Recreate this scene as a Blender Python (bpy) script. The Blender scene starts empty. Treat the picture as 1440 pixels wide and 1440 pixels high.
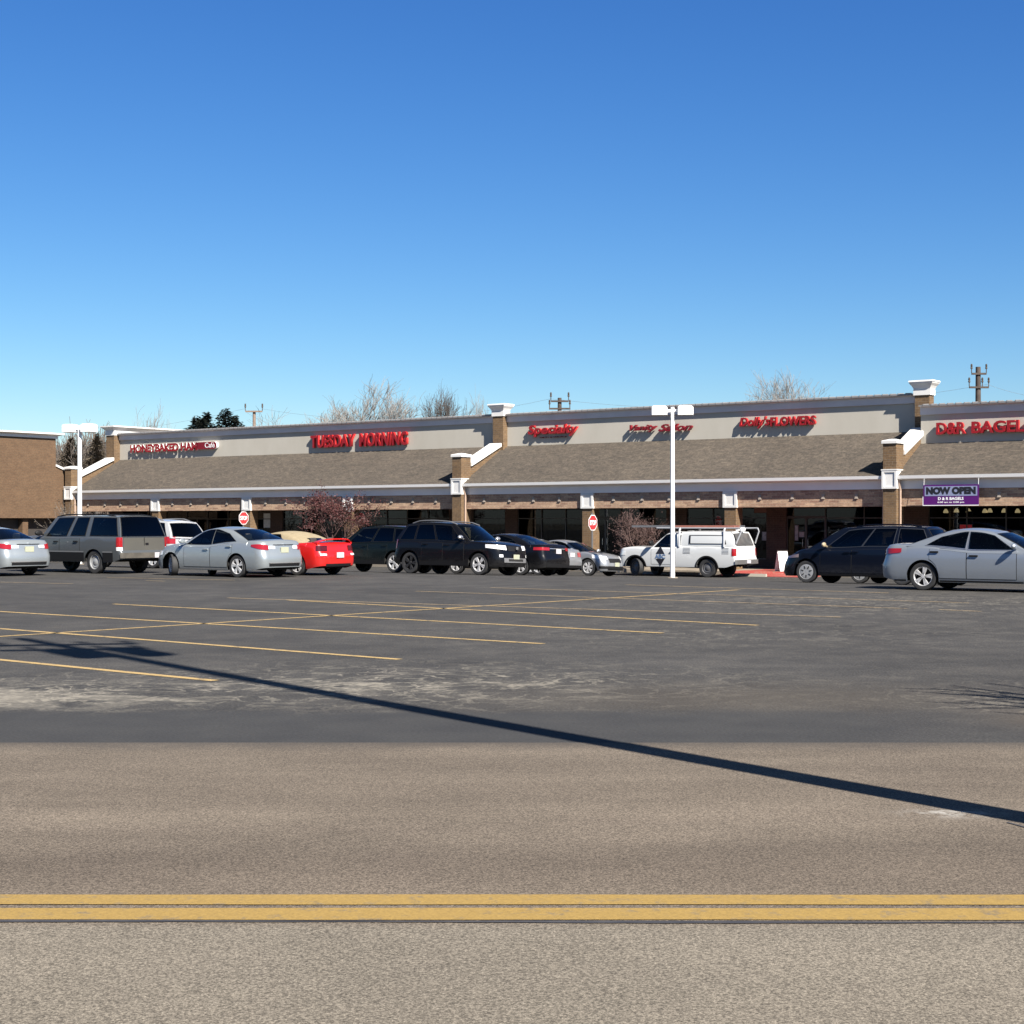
import bpy, math, random
from mathutils import Vector, Matrix
R = math.radians
C = bpy.context.scene.collection
scene = bpy.context.scene

# ------------------------------------------------------------------ camera, sky, sun
FPX, CX, YH, CAMH = 2200.0, 720.0, 734.0, 1.6      # focal length / principal point / horizon of the 1440 px photograph
cam = bpy.data.cameras.new('camera')
camo = bpy.data.objects.new('camera', cam); C.objects.link(camo)
cam.sensor_width = 36; cam.lens = FPX / 1440 * 36
cam.shift_y = (YH - 720) / 1440
cam.clip_start = 0.1; cam.clip_end = 6000
camo.location = (0, 0, CAMH); camo.rotation_euler = (R(90), 0, 0)
scene.camera = camo

SUN_EL = R(41); SUN_AZ = R(149.5)                     # azimuth clockwise from +Y
world = bpy.data.worlds.new('World'); scene.world = world; world.use_nodes = True
nt = world.node_tree; nt.nodes.clear()
sky = nt.nodes.new('ShaderNodeTexSky'); sky.sky_type = 'NISHITA'; sky.sun_disc = False
sky.sun_elevation = SUN_EL; sky.sun_rotation = SUN_AZ
sky.altitude = 250; sky.air_density = 1.0; sky.dust_density = 0.25; sky.ozone_density = 2.2
hsv = nt.nodes.new('ShaderNodeHueSaturation'); hsv.inputs['Saturation'].default_value = 1.15
EXPOSURE = 1.3
bg = nt.nodes.new('ShaderNodeBackground'); bg.inputs['Strength'].default_value = 0.05
wo = nt.nodes.new('ShaderNodeOutputWorld')
# colour grade of the clear sky: deeper blue overhead, pale cyan low down
sep = nt.nodes.new('ShaderNodeSeparateColor'); com = nt.nodes.new('ShaderNodeCombineColor')
nt.links.new(sky.outputs[0], hsv.inputs['Color']); nt.links.new(hsv.outputs[0], sep.inputs[0])
for i, (gm_, k_) in enumerate(((1.387,.724),(1.2,.795),(.91,.9375))):
    a = nt.nodes.new('ShaderNodeMath'); a.operation = 'MULTIPLY'; a.inputs[1].default_value = .13
    b = nt.nodes.new('ShaderNodeMath'); b.operation = 'POWER'; b.inputs[1].default_value = gm_
    c = nt.nodes.new('ShaderNodeMath'); c.operation = 'MULTIPLY'; c.inputs[1].default_value = k_/(.05*2**EXPOSURE)
    nt.links.new(sep.outputs[i], a.inputs[0]); nt.links.new(a.outputs[0], b.inputs[0]); nt.links.new(b.outputs[0], c.inputs[0]); nt.links.new(c.outputs[0], com.inputs[i])
tcw = nt.nodes.new('ShaderNodeTexCoord'); sxyz = nt.nodes.new('ShaderNodeSeparateXYZ'); nt.links.new(tcw.outputs['Generated'], sxyz.inputs[0])
mr = nt.nodes.new('ShaderNodeMapRange'); mr.interpolation_type = 'SMOOTHSTEP'; mr.inputs[1].default_value = .30; mr.inputs[2].default_value = .75; nt.links.new(sxyz.outputs[2], mr.inputs[0])
up = nt.nodes.new('ShaderNodeMix'); up.data_type = 'RGBA'; up.blend_type = 'MULTIPLY'; up.inputs[0].default_value = 1; kk = .13/(.05*2**EXPOSURE)
up.inputs[7].default_value = (.50*kk, .54*kk, .58*kk, 1); nt.links.new(sky.outputs[0], up.inputs[6])
mxs = nt.nodes.new('ShaderNodeMix'); mxs.data_type = 'RGBA'; nt.links.new(mr.outputs[0], mxs.inputs[0]); nt.links.new(com.outputs[0], mxs.inputs[6]); nt.links.new(up.outputs[2], mxs.inputs[7])
nt.links.new(mxs.outputs[2], bg.inputs[0]); nt.links.new(bg.outputs[0], wo.inputs[0])

sl = bpy.data.lights.new('sun', 'SUN'); sl.energy = 5.0; sl.angle = R(0.53); sl.color = (1.0, 0.94, 0.85)
so = bpy.data.objects.new('sun', sl); C.objects.link(so)
sv = Vector((math.sin(SUN_AZ) * math.cos(SUN_EL), math.cos(SUN_AZ) * math.cos(SUN_EL), math.sin(SUN_EL)))
so.rotation_euler = sv.to_track_quat('Z', 'Y').to_euler(); so.location = sv * 60
scene.view_settings.view_transform = 'Standard'; scene.view_settings.look = 'None'
scene.view_settings.exposure = EXPOSURE; scene.view_settings.gamma = 1.0
scene.view_settings.use_curve_mapping = False

# ------------------------------------------------------------------ helpers
class MB:
    def __init__(s): s.v = []; s.f = []; s.m = []
    def add(s, vs, fs, mi=0):
        o = len(s.v); s.v += [tuple(p) for p in vs]
        for f in fs: s.f.append([o + i for i in f]); s.m.append(mi)
    def box(s, x0, x1, y0, y1, z0, z1, mi=0):
        s.add([(x0,y0,z0),(x1,y0,z0),(x1,y1,z0),(x0,y1,z0),(x0,y0,z1),(x1,y0,z1),(x1,y1,z1),(x0,y1,z1)],
              [(3,2,1,0),(4,5,6,7),(0,1,5,4),(1,2,6,5),(2,3,7,6),(3,0,4,7)], mi)
    def cbox(s, x0, x1, y0, y1, z0, z1, c=0.01, mi=0):      # box with chamfered vertical and top edges
        p = [(x0+c,y0),(x1-c,y0),(x1,y0+c),(x1,y1-c),(x1-c,y1),(x0+c,y1),(x0,y1-c),(x0,y0+c)]
        q = [(x0+2*c,y0+c),(x1-2*c,y0+c),(x1-c,y0+2*c),(x1-c,y1-2*c),(x1-2*c,y1-c),(x0+2*c,y1-c),(x0+c,y1-2*c),(x0+c,y0+2*c)]
        vs = [(a,b,z0) for a,b in p] + [(a,b,z1-c) for a,b in p] + [(a,b,z1) for a,b in q]
        fs = [tuple(range(7,-1,-1)), tuple(range(16,24))]
        for i in range(8):
            j = (i+1) % 8
            fs += [(i,j,8+j,8+i), (8+i,8+j,16+j,16+i)]
        s.add(vs, fs, mi)
    def frustum(s, x0,x1,y0,y1,z0, X0,X1,Y0,Y1,z1, mi=0):
        s.add([(x0,y0,z0),(x1,y0,z0),(x1,y1,z0),(x0,y1,z0),(X0,Y0,z1),(X1,Y0,z1),(X1,Y1,z1),(X0,Y1,z1)],
              [(3,2,1,0),(4,5,6,7),(0,1,5,4),(1,2,6,5),(2,3,7,6),(3,0,4,7)], mi)
    def extr_x(s, prof, x0, x1, mi=0):                       # profile of (y,z), counter-clockwise seen from +x
        n = len(prof)
        vs = [(x0,a,b) for a,b in prof] + [(x1,a,b) for a,b in prof]
        fs = [tuple(range(n-1,-1,-1)), tuple(range(n,2*n))] + [(i,(i+1)%n,n+(i+1)%n,n+i) for i in range(n)]
        s.add(vs, fs, mi)
    def grid(s, rows, mi=0, flip=False, mask=None):
        n = len(rows[0]); o = []
        for r in rows: o += list(r)
        fs = []
        for i in range(len(rows)-1):
            for j in range(n-1):
                if mask and mask(i,j): continue
                f = (i*n+j, i*n+j+1, (i+1)*n+j+1, (i+1)*n+j)
                fs.append(f[::-1] if flip else f)
        s.add(o, fs, mi)
    def tube(s, pts, rad, n=6, mi=0, cap=True):
        pts = [Vector(p) for p in pts]
        if not hasattr(rad, '__len__'): rad = [rad]*len(pts)
        rings = []; up = None
        for i, p in enumerate(pts):
            d = (pts[min(i+1,len(pts)-1)] - pts[max(i-1,0)])
            if d.length < 1e-9: d = Vector((0,0,1))
            d.normalize()
            if up is None: up = Vector((0,0,1)) if abs(d.z) < 0.9 else Vector((1,0,0))
            a = d.cross(up)
            if a.length < 1e-6: a = d.cross(Vector((1,0.3,0)))
            a.normalize(); b = a.cross(d); up = b
            rings.append([p + (a*math.cos(2*math.pi*k/n) + b*math.sin(2*math.pi*k/n))*rad[i] for k in range(n)])
        vs = [q for r in rings for q in r]; fs = []
        for i in range(len(rings)-1):
            for k in range(n):
                fs.append((i*n+k, (i+1)*n+k, (i+1)*n+(k+1)%n, i*n+(k+1)%n))
        if cap: fs += [tuple(range(n)), tuple(range(len(vs)-1, len(vs)-n-1, -1))]
        s.add(vs, fs, mi)
    def lathe_y(s, prof, n=28, mi=0, closed=False):          # profile of (radius, y) turned about the y axis
        m = len(prof); vs = []; fs = []
        for k in range(n):
            a = 2*math.pi*k/n
            vs += [(r*math.cos(a), y, r*math.sin(a)) for r, y in prof]
        for k in range(n):
            for i in range(m-1 if not closed else m):
                j = (i+1) % m
                fs.append((k*m+i, k*m+j, ((k+1)%n)*m+j, ((k+1)%n)*m+i))
        s.add(vs, fs, mi)
    def lathe_z(s, prof, n=20, mi=0):
        m = len(prof); vs = []; fs = []
        for k in range(n):
            a = 2*math.pi*k/n
            vs += [(r*math.cos(a), r*math.sin(a), z) for r, z in prof]
        for k in range(n):
            for i in range(m-1): fs.append((k*m+i, ((k+1)%n)*m+i, ((k+1)%n)*m+i+1, k*m+i+1))
        s.add(vs, fs, mi)
    def xform(s, M):
        s.v = [tuple(M @ Vector(p)) for p in s.v]; return s
    def build(s, name, mats, parent=None, smooth=None):
        me = bpy.data.meshes.new(name); me.from_pydata(s.v, [], s.f)
        if not isinstance(mats, (list, tuple)): mats = [mats]
        for m in mats: me.materials.append(m)
        if len(mats) > 1: me.polygons.foreach_set('material_index', s.m)
        if smooth is not None:
            me.polygons.foreach_set('use_smooth', [True]*len(me.polygons))
            me.set_sharp_from_angle(angle=R(smooth))
        me.validate(); me.update()
        o = bpy.data.objects.new(name, me); C.objects.link(o)
        if parent is not None: o.parent = parent
        return o

def tag(o, label=None, cat=None, group=None, kind=None):
    if label: o['label'] = label
    if cat: o['category'] = cat
    if group: o['group'] = group
    if kind: o['kind'] = kind
    return o
def empty(name, loc=(0,0,0), rz=0, label=None, cat=None, group=None):
    o = bpy.data.objects.new(name, None); C.objects.link(o)
    o.location = loc; o.rotation_euler = (0,0,rz); o.empty_display_size = .3
    return tag(o, label, cat, group)
def copy_tree(o, parent=None):
    c = o.copy(); C.objects.link(c); c.parent = parent
    for ch in list(o.children): copy_tree(ch, c)
    return c
def lerp(a,b,t): return a+(b-a)*t
def interp(tab, x):
    if x <= tab[0][0]: return tab[0][1]
    for (a,b),(c,d) in zip(tab, tab[1:]):
        if x <= c:
            t = (x-a)/(c-a) if c > a else 0
            return b+(d-b)*t
    return tab[-1][1]
def smooth_interp(tab, x):                                   # Catmull-Rom like monotone-ish interpolation
    n = len(tab)
    if x <= tab[0][0]: return tab[0][1]
    if x >= tab[-1][0]: return tab[-1][1]
    for i in range(n-1):
        if x <= tab[i+1][0]:
            x0,y0 = tab[i]; x1,y1 = tab[i+1]; h = x1-x0; t = (x-x0)/h
            def slope(k):
                if k <= 0 or k >= n-1: return (tab[min(k+1,n-1)][1]-tab[max(k-1,0)][1])/(tab[min(k+1,n-1)][0]-tab[max(k-1,0)][0])
                a = (tab[k][1]-tab[k-1][1])/(tab[k][0]-tab[k-1][0]); b = (tab[k+1][1]-tab[k][1])/(tab[k+1][0]-tab[k][0])
                return 0 if a*b <= 0 else 2*a*b/(a+b)
            m0, m1 = slope(i), slope(i+1)
            return y0*(2*t**3-3*t*t+1)+h*m0*(t**3-2*t*t+t)+y1*(-2*t**3+3*t*t)+h*m1*(t**3-t*t)
def sstep(t):
    t = max(0,min(1,t)); return t*t*(3-2*t)

# ------------------------------------------------------------------ materials
def mat(name, col, rough=.6, metal=0, coat=0, emit=None, estr=0, spec=None):
    m = bpy.data.materials.new(name); m.use_nodes = True
    b = m.node_tree.nodes['Principled BSDF']
    b.inputs['Base Color'].default_value = (*col, 1); b.inputs['Roughness'].default_value = rough
    b.inputs['Metallic'].default_value = metal; b.inputs['Coat Weight'].default_value = coat
    b.inputs['Coat Roughness'].default_value = .04
    if spec is not None: b.inputs['Specular IOR Level'].default_value = spec
    if emit: b.inputs['Emission Color'].default_value = (*emit,1); b.inputs['Emission Strength'].default_value = estr
    return m
class NG:                                                     # tiny node-graph helper
    def __init__(s, m):
        s.nt = m.node_tree; s.b = s.nt.nodes['Principled BSDF']
        s.tc = s.nt.nodes.new('ShaderNodeTexCoord')
    def n(s, t, **kw):
        x = s.nt.nodes.new(t)
        for k, v in kw.items():
            if k.startswith('i_'):
                key = k[2:].replace('_', ' ')
                x.inputs[key].default_value = v
            else: setattr(x, k, v)
        return x
    def l(s, a, b): s.nt.links.new(a, b)
    def obj(s, scale=(1,1,1), src=None):
        mp = s.n('ShaderNodeMapping'); mp.inputs['Scale'].default_value = scale
        s.l(src if src is not None else s.tc.outputs['Object'], mp.inputs['Vector']); return mp.outputs[0]
    def noise(s, vec, scale, detail=4, rough=.55, dist=0):
        x = s.n('ShaderNodeTexNoise'); x.inputs['Scale'].default_value = scale; x.inputs['Detail'].default_value = detail
        x.inputs['Roughness'].default_value = rough; x.inputs['Distortion'].default_value = dist
        s.l(vec, x.inputs['Vector']); return x.outputs['Fac']
    def ramp(s, fac, stops):
        x = s.n('ShaderNodeValToRGB'); e = x.color_ramp.elements
        while len(e) < len(stops): e.new(.5)
        for el, (p, c) in zip(e, stops):
            el.position = p; el.color = (*c,1) if hasattr(c,'__len__') else (c,c,c,1)
        s.l(fac, x.inputs[0]); return x.outputs[0]
    def mix(s, fac, a, b, mode='MIX'):
        x = s.n('ShaderNodeMix', data_type='RGBA', blend_type=mode)
        for sock, v in ((x.inputs[0], fac), (x.inputs[6], a), (x.inputs[7], b)):
            if hasattr(v, 'is_output'): s.l(v, sock)
            elif hasattr(v, '__len__'): sock.default_value = (*v,1)
            else: sock.default_value = v
        return x.outputs[2]
    def math(s, op, a, b=None, c=None):
        x = s.n('ShaderNodeMath', operation=op)
        for i, v in enumerate((a,b,c)):
            if v is None: continue
            if hasattr(v,'is_output'): s.l(v, x.inputs[i])
            else: x.inputs[i].default_value = v
        return x.outputs[0]
    def xyz(s, src=None):
        x = s.n('ShaderNodeSeparateXYZ'); s.l(src if src is not None else s.tc.outputs['Object'], x.inputs[0]); return x.outputs
    def comb(s, x, y, z=0.0):
        c = s.n('ShaderNodeCombineXYZ')
        for i, v in enumerate((x,y,z)):
            if hasattr(v,'is_output'): s.l(v, c.inputs[i])
            else: c.inputs[i].default_value = v
        return c.outputs[0]
    def bump(s, h, strength=.3, dist=.01):
        x = s.n('ShaderNodeBump'); x.inputs['Strength'].default_value = strength; x.inputs['Distance'].default_value = dist
        s.l(h, x.inputs['Height']); s.l(x.outputs[0], s.b.inputs['Normal'])
    def color(s, c): s.l(c, s.b.inputs['Base Color'])
    def band(s, v, lo, hi, soft):                              # soft 0..1 window
        a = s.n('ShaderNodeMapRange', interpolation_type='SMOOTHSTEP'); s.l(v, a.inputs[0])
        a.inputs[1].default_value = lo-soft; a.inputs[2].default_value = lo+soft
        b = s.n('ShaderNodeMapRange', interpolation_type='SMOOTHSTEP'); s.l(v, b.inputs[0])
        b.inputs[1].default_value = hi-soft; b.inputs[2].default_value = hi+soft
        return s.math('MULTIPLY', a.outputs[0], s.math('SUBTRACT', 1.0, b.outputs[0]))

def noisy(name, c1, c2, scale, rough=.8, detail=5, bump=0, bscale=None):
    m = mat(name, c1, rough); g = NG(m)
    f = g.noise(g.obj(), scale, detail)
    g.color(g.ramp(f, [(.35, c1), (.65, c2)]))
    if bump: g.bump(g.noise(g.obj(), bscale or scale*4, 3), bump)
    return m

def brick_mat(name, cols, mortar, bw=.30, bh=.10):
    m = mat(name, cols[0], .85); g = NG(m); o = g.xyz()
    u = g.math('ADD', o[0], o[1])
    bt = g.n('ShaderNodeTexBrick'); g.l(g.comb(u, o[2], 0.0), bt.inputs['Vector'])
    bt.inputs['Color1'].default_value = (*cols[0],1); bt.inputs['Color2'].default_value = (*cols[1],1)
    bt.inputs['Mortar'].default_value = (*mortar,1); bt.inputs['Scale'].default_value = 1.0
    bt.inputs['Brick Width'].default_value = bw; bt.inputs['Row Height'].default_value = bh
    bt.inputs['Mortar Size'].default_value = .008; bt.inputs['Bias'].default_value = 0
    n = g.noise(g.obj((1,1,2)), 1.3, 6)
    v = g.ramp(g.mix(.75, n, g.noise(g.obj((1,1,1.5)), 11, 4, .8)), [(.38, .70), (.62, 1.25)])
    g.color(g.mix(1.0, bt.outputs['Color'], v, 'MULTIPLY'))
    return m

M = {}
M['brick'] = brick_mat('tan_brick', [(.15,.090,.042),(.11,.066,.033)], (.15,.115,.08))
M['header_brick'] = brick_mat('header_brick', [(.43,.29,.19),(.25,.145,.10)], (.34,.27,.20), .45, .11)
M['wing_brick'] = brick_mat('wing_brick', [(.108,.062,.032),(.092,.051,.026)], (.09,.065,.042))
M['white_trim'] = noisy('white_trim', (.66,.65,.63), (.60,.59,.57), 1.5, .55)
M['fascia_white'] = noisy('fascia_white', (.80,.75,.71), (.74,.69,.655), 1.1, .6)
M['fixture'] = mat('fixture_cream', (.30,.26,.22), .6)
M['gutter'] = mat('gutter_white', (.72,.71,.70), .4)
M['cornice'] = noisy('cornice_metal', (.62,.575,.56), (.55,.51,.50), .8, .5)
M['coping'] = noisy('coping_metal', (.17,.165,.165), (.21,.20,.20), 1.2, .5)
M['soffit'] = mat('soffit_paint', (.20,.19,.18), .8)
M['downspout'] = mat('downspout_paint', (.36,.26,.20), .6)
# stucco
m = mat('stucco', (.5,.48,.44), .9); g = NG(m)
st = g.noise(g.obj((.6,.6,.25)), 1.2, 6); g.color(g.ramp(st, [(.3,(.375,.350,.300)),(.7,(.42,.395,.345))])); g.bump(g.noise(g.obj(),60,3),.2,.004); M['stucco'] = m
# shingles
m = mat('shingle', (.2,.18,.16), .95); g = NG(m); o = g.xyz()
bt = g.n('ShaderNodeTexBrick'); g.l(g.comb(o[0], g.math('MULTIPLY', o[1], 1.14), 0.0), bt.inputs['Vector'])
bt.inputs['Color1'].default_value = (.082,.066,.050,1); bt.inputs['Color2'].default_value = (.056,.046,.036,1); bt.inputs['Mortar'].default_value = (.04,.034,.028,1)
bt.inputs['Scale'].default_value = 1; bt.inputs['Brick Width'].default_value = .34; bt.inputs['Row Height'].default_value = .16; bt.inputs['Mortar Size'].default_value = .006
nz = g.noise(g.obj((1,1.3,1)), 7.5, 6, .8); nb = g.noise(g.obj((1,1,1)), .35, 3)
g.color(g.mix(1.0, g.mix(1.0, bt.outputs['Color'], g.ramp(nz, [(.36,.55),(.64,1.5)]), 'MULTIPLY'), g.ramp(nb, [(.3,.88),(.7,1.1)]), 'MULTIPLY'))
M['shingle'] = m
M['dark_frame'] = mat('dark_bronze_frame', (.045,.04,.038), .4)
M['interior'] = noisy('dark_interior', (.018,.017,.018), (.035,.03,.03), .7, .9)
M['disp_a'] = noisy('display_pale',(.5,.48,.44),(.3,.3,.32),5); M['disp_b'] = noisy('display_green',(.10,.2,.10),(.3,.28,.2),4); M['disp_c'] = noisy('display_red',(.35,.10,.09),(.25,.2,.2),4)
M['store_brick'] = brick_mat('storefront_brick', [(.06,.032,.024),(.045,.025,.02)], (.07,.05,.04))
M['red_sign'] = mat('red_acrylic', (.24,.007,.011), .45)
M['dark_red_sign'] = mat('dark_red_acrylic', (.17,.006,.012), .4)
M['sunlit_red_return'] = mat('sunlit_red_return', (.42,.022,.022), .4)  # lighter than the faces: sun on the letter sides is put into the colour
M['white_plain'] = mat('white_paint', (.82,.82,.82), .45)
M['black_plain'] = mat('black_paint', (.015,.015,.02), .4)
M['purple'] = mat('purple_vinyl', (.075,.004,.12), .5)
M['steel_white'] = mat('white_pole_paint', (.80,.79,.77), .4)
M['galv'] = mat('galvanised_steel', (.22,.22,.225), .45, .5)
M['wood_pole'] = noisy('weathered_pole_wood', (.05,.038,.032), (.075,.058,.048), 3, .9)
M['pale_pole'] = noisy('pale_pole_wood', (.18,.13,.10), (.22,.165,.13), 3, .9)
M['bark'] = noisy('grey_bark', (.085,.07,.06), (.12,.10,.085), 6, .9)
M['dark_bark'] = noisy('dark_bark', (.05,.043,.04), (.08,.068,.06), 6, .9)
M['pale_bark'] = noisy('pale_bark', (.155,.145,.135), (.20,.188,.175), 6, .9)
M['red_twig'] = noisy('red_twig', (.04,.02,.018), (.065,.032,.028), 8, .8)
M['fruit'] = noisy('dried_red_fruit', (.032,.007,.007), (.062,.015,.014), 5, .6)
M['pink_twig'] = noisy('pinkish_twig', (.055,.032,.028), (.085,.05,.042), 8, .8)
M['needles'] = noisy('fir_needles', (.008,.013,.009), (.018,.024,.015), 4, .8)
M['brown_needles'] = noisy('olive_brown_needles', (.085,.068,.045), (.13,.10,.07), 4, .8)
M['planter_soil'] = noisy('planter_mulch', (.07,.045,.03), (.12,.08,.055), 5, .95)
M['rubber'] = mat('tyre_rubber', (.022,.022,.023), .75)
M['alloy'] = mat('alloy_rim', (.55,.55,.56), .3, .35)
M['hubcap'] = mat('silver_hubcap', (.30,.305,.31), .38, .3)
M['dark_rim'] = mat('darker_rim', (.03,.03,.032), .35, .3)
M['chrome'] = mat('chrome', (.62,.62,.63), .16, .8)
def car_glass(name, tint):
    m = bpy.data.materials.new(name); m.use_nodes = True; nt = m.node_tree; nt.nodes.clear()
    out = nt.nodes.new('ShaderNodeOutputMaterial'); mx = nt.nodes.new('ShaderNodeMixShader'); tr = nt.nodes.new('ShaderNodeBsdfTransparent'); gl = nt.nodes.new('ShaderNodeBsdfGlossy')
    tr.inputs[0].default_value = (*tint,1); gl.inputs['Roughness'].default_value = .03; gl.inputs[0].default_value = (.85,.9,.95,1)
    fr = nt.nodes.new('ShaderNodeFresnel'); fr.inputs[0].default_value = 1.42
    nt.links.new(fr.outputs[0], mx.inputs[0]); nt.links.new(tr.outputs[0], mx.inputs[1]); nt.links.new(gl.outputs[0], mx.inputs[2]); nt.links.new(mx.outputs[0], out.inputs[0])
    return m
M['glass'] = car_glass('tinted_car_glass', (.34,.40,.39)); M['privacy'] = car_glass('privacy_car_glass', (.10,.11,.12))
M['seat'] = noisy('dark_seat_cloth', (.022,.022,.024), (.04,.038,.036), 6, .9)
M['glass_pale'] = car_glass('clear_car_glass', (.45,.52,.50))
M['trim'] = mat('black_plastic_trim', (.008,.008,.009), .6, spec=.25)
M['under'] = mat('underbody', (.008,.008,.008), .9)
M['tail'] = mat('tail_lamp_red', (.26,.010,.012), .12, 0, .8)
M['lamp_clear'] = mat('clear_lamp', (.80,.80,.80), .12, .2, .8)
M['plate'] = noisy('pale_licence_plate', (.33,.35,.28), (.36,.36,.25), 9, .4)
M['plate_white'] = mat('white_licence_plate', (.45,.43,.46), .4)
M['amber_glow'] = mat('glowing_lamp_shade', (.8,.6,.35), .5, emit=(1.0,.72,.36), estr=1.0)

def paint(name, col, metal=.0, rough=.35, coat=.8, spec=.5):
    m = mat(name, col, rough, metal, coat, spec=spec); g = NG(m)
    n = g.noise(g.obj(), 2.2, 3); dirt = g.noise(g.obj((1,1,2)), 7, 5)
    z = g.xyz()[2]
    low = g.band(z, -1.0, .42, .28)                           # road film thrown up by the wheels
    f = g.math('MULTIPLY', low, g.ramp(dirt, [(.3,.05),(.8,.55)]))
    g.color(g.mix(f, col, tuple(.55*c+.035 for c in col)))
    r = g.n('ShaderNodeMapRange'); g.l(f, r.inputs[0]); r.inputs[3].default_value = rough; r.inputs[4].default_value = min(.8, rough+.3)
    g.l(r.outputs[0], g.b.inputs['Roughness'])
    return m

# ------------------------------------------------------------------ site geometry
_n = math.hypot(3005, 2200)
E = Vector((3005/_n, -2200/_n, 0)); N = Vector((-2200/_n, -3005/_n, 0))     # along the facade (to the right) and out of it
Y0 = 78.7; O = Vector(((648-720)/FPX*Y0, Y0, 0))
RZ = math.atan2(E.y, E.x)                                                   # local x = E, local y = -N (into the building)
BAY = 7.62
def qof(x, y): return -(N.x*x + N.y*y)
LOTZ = -.72
def zq(q):
    if q <= 36: return 0.0
    t = min(q, 57.0)
    a = .036*(t-37.0)
    if q < 38: a = .036*(q-36)**2/4
    if q > 55: 
        u = min(q,57.0)-55; a = .036*18 + .036*u - .018*u*u/2*1.0
    return -a
LOTZ = zq(60)
def gz(x, y): return zq(qof(x, y))
def SQ(s, q, dz=0):                                                          # (along wall, away from camera) -> world
    qo = qof(O.x, O.y); p = O + E*s - N*(q-qo)
    return (p.x, p.y, zq(q)+dz)
def wall(x, y, t):                                                           # photo pixel -> (s, z) on the plane t in front of the columns
    r = (x-CX)/FPX; ox = O.x+t*N.x; oy = O.y+t*N.y
    s = (r*oy-ox)/(E.x-r*E.y); Y = oy+s*E.y
    return s, CAMH+(YH-y)/FPX*Y
def pix(x, Y): return (x-CX)/FPX*Y
def aty(y, Y): return CAMH+(YH-y)/FPX*Y

# ------------------------------------------------------------------ ground, lot, road
def strip_sheet(name, ss, qs, dz, m):
    mb = MB(); mb.grid([[SQ(s, q, dz) for s in ss] for q in qs], flip=False)
    o = mb.build(name, m); tag(o, kind='structure'); return o
qs = [-900,-200,-60,0,20,36,36.5,37,37.5,38,40,44,48,52,55,55.5,56,56.5,57,60,80,120,300,1500,4000]
gm = noisy('ground_earth', (.07,.058,.04), (.09,.078,.052), .2, .95)
strip_sheet('ground', [-3500,-600,-150,-60,0,60,150,600,3500], qs, -.06, gm)

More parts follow.
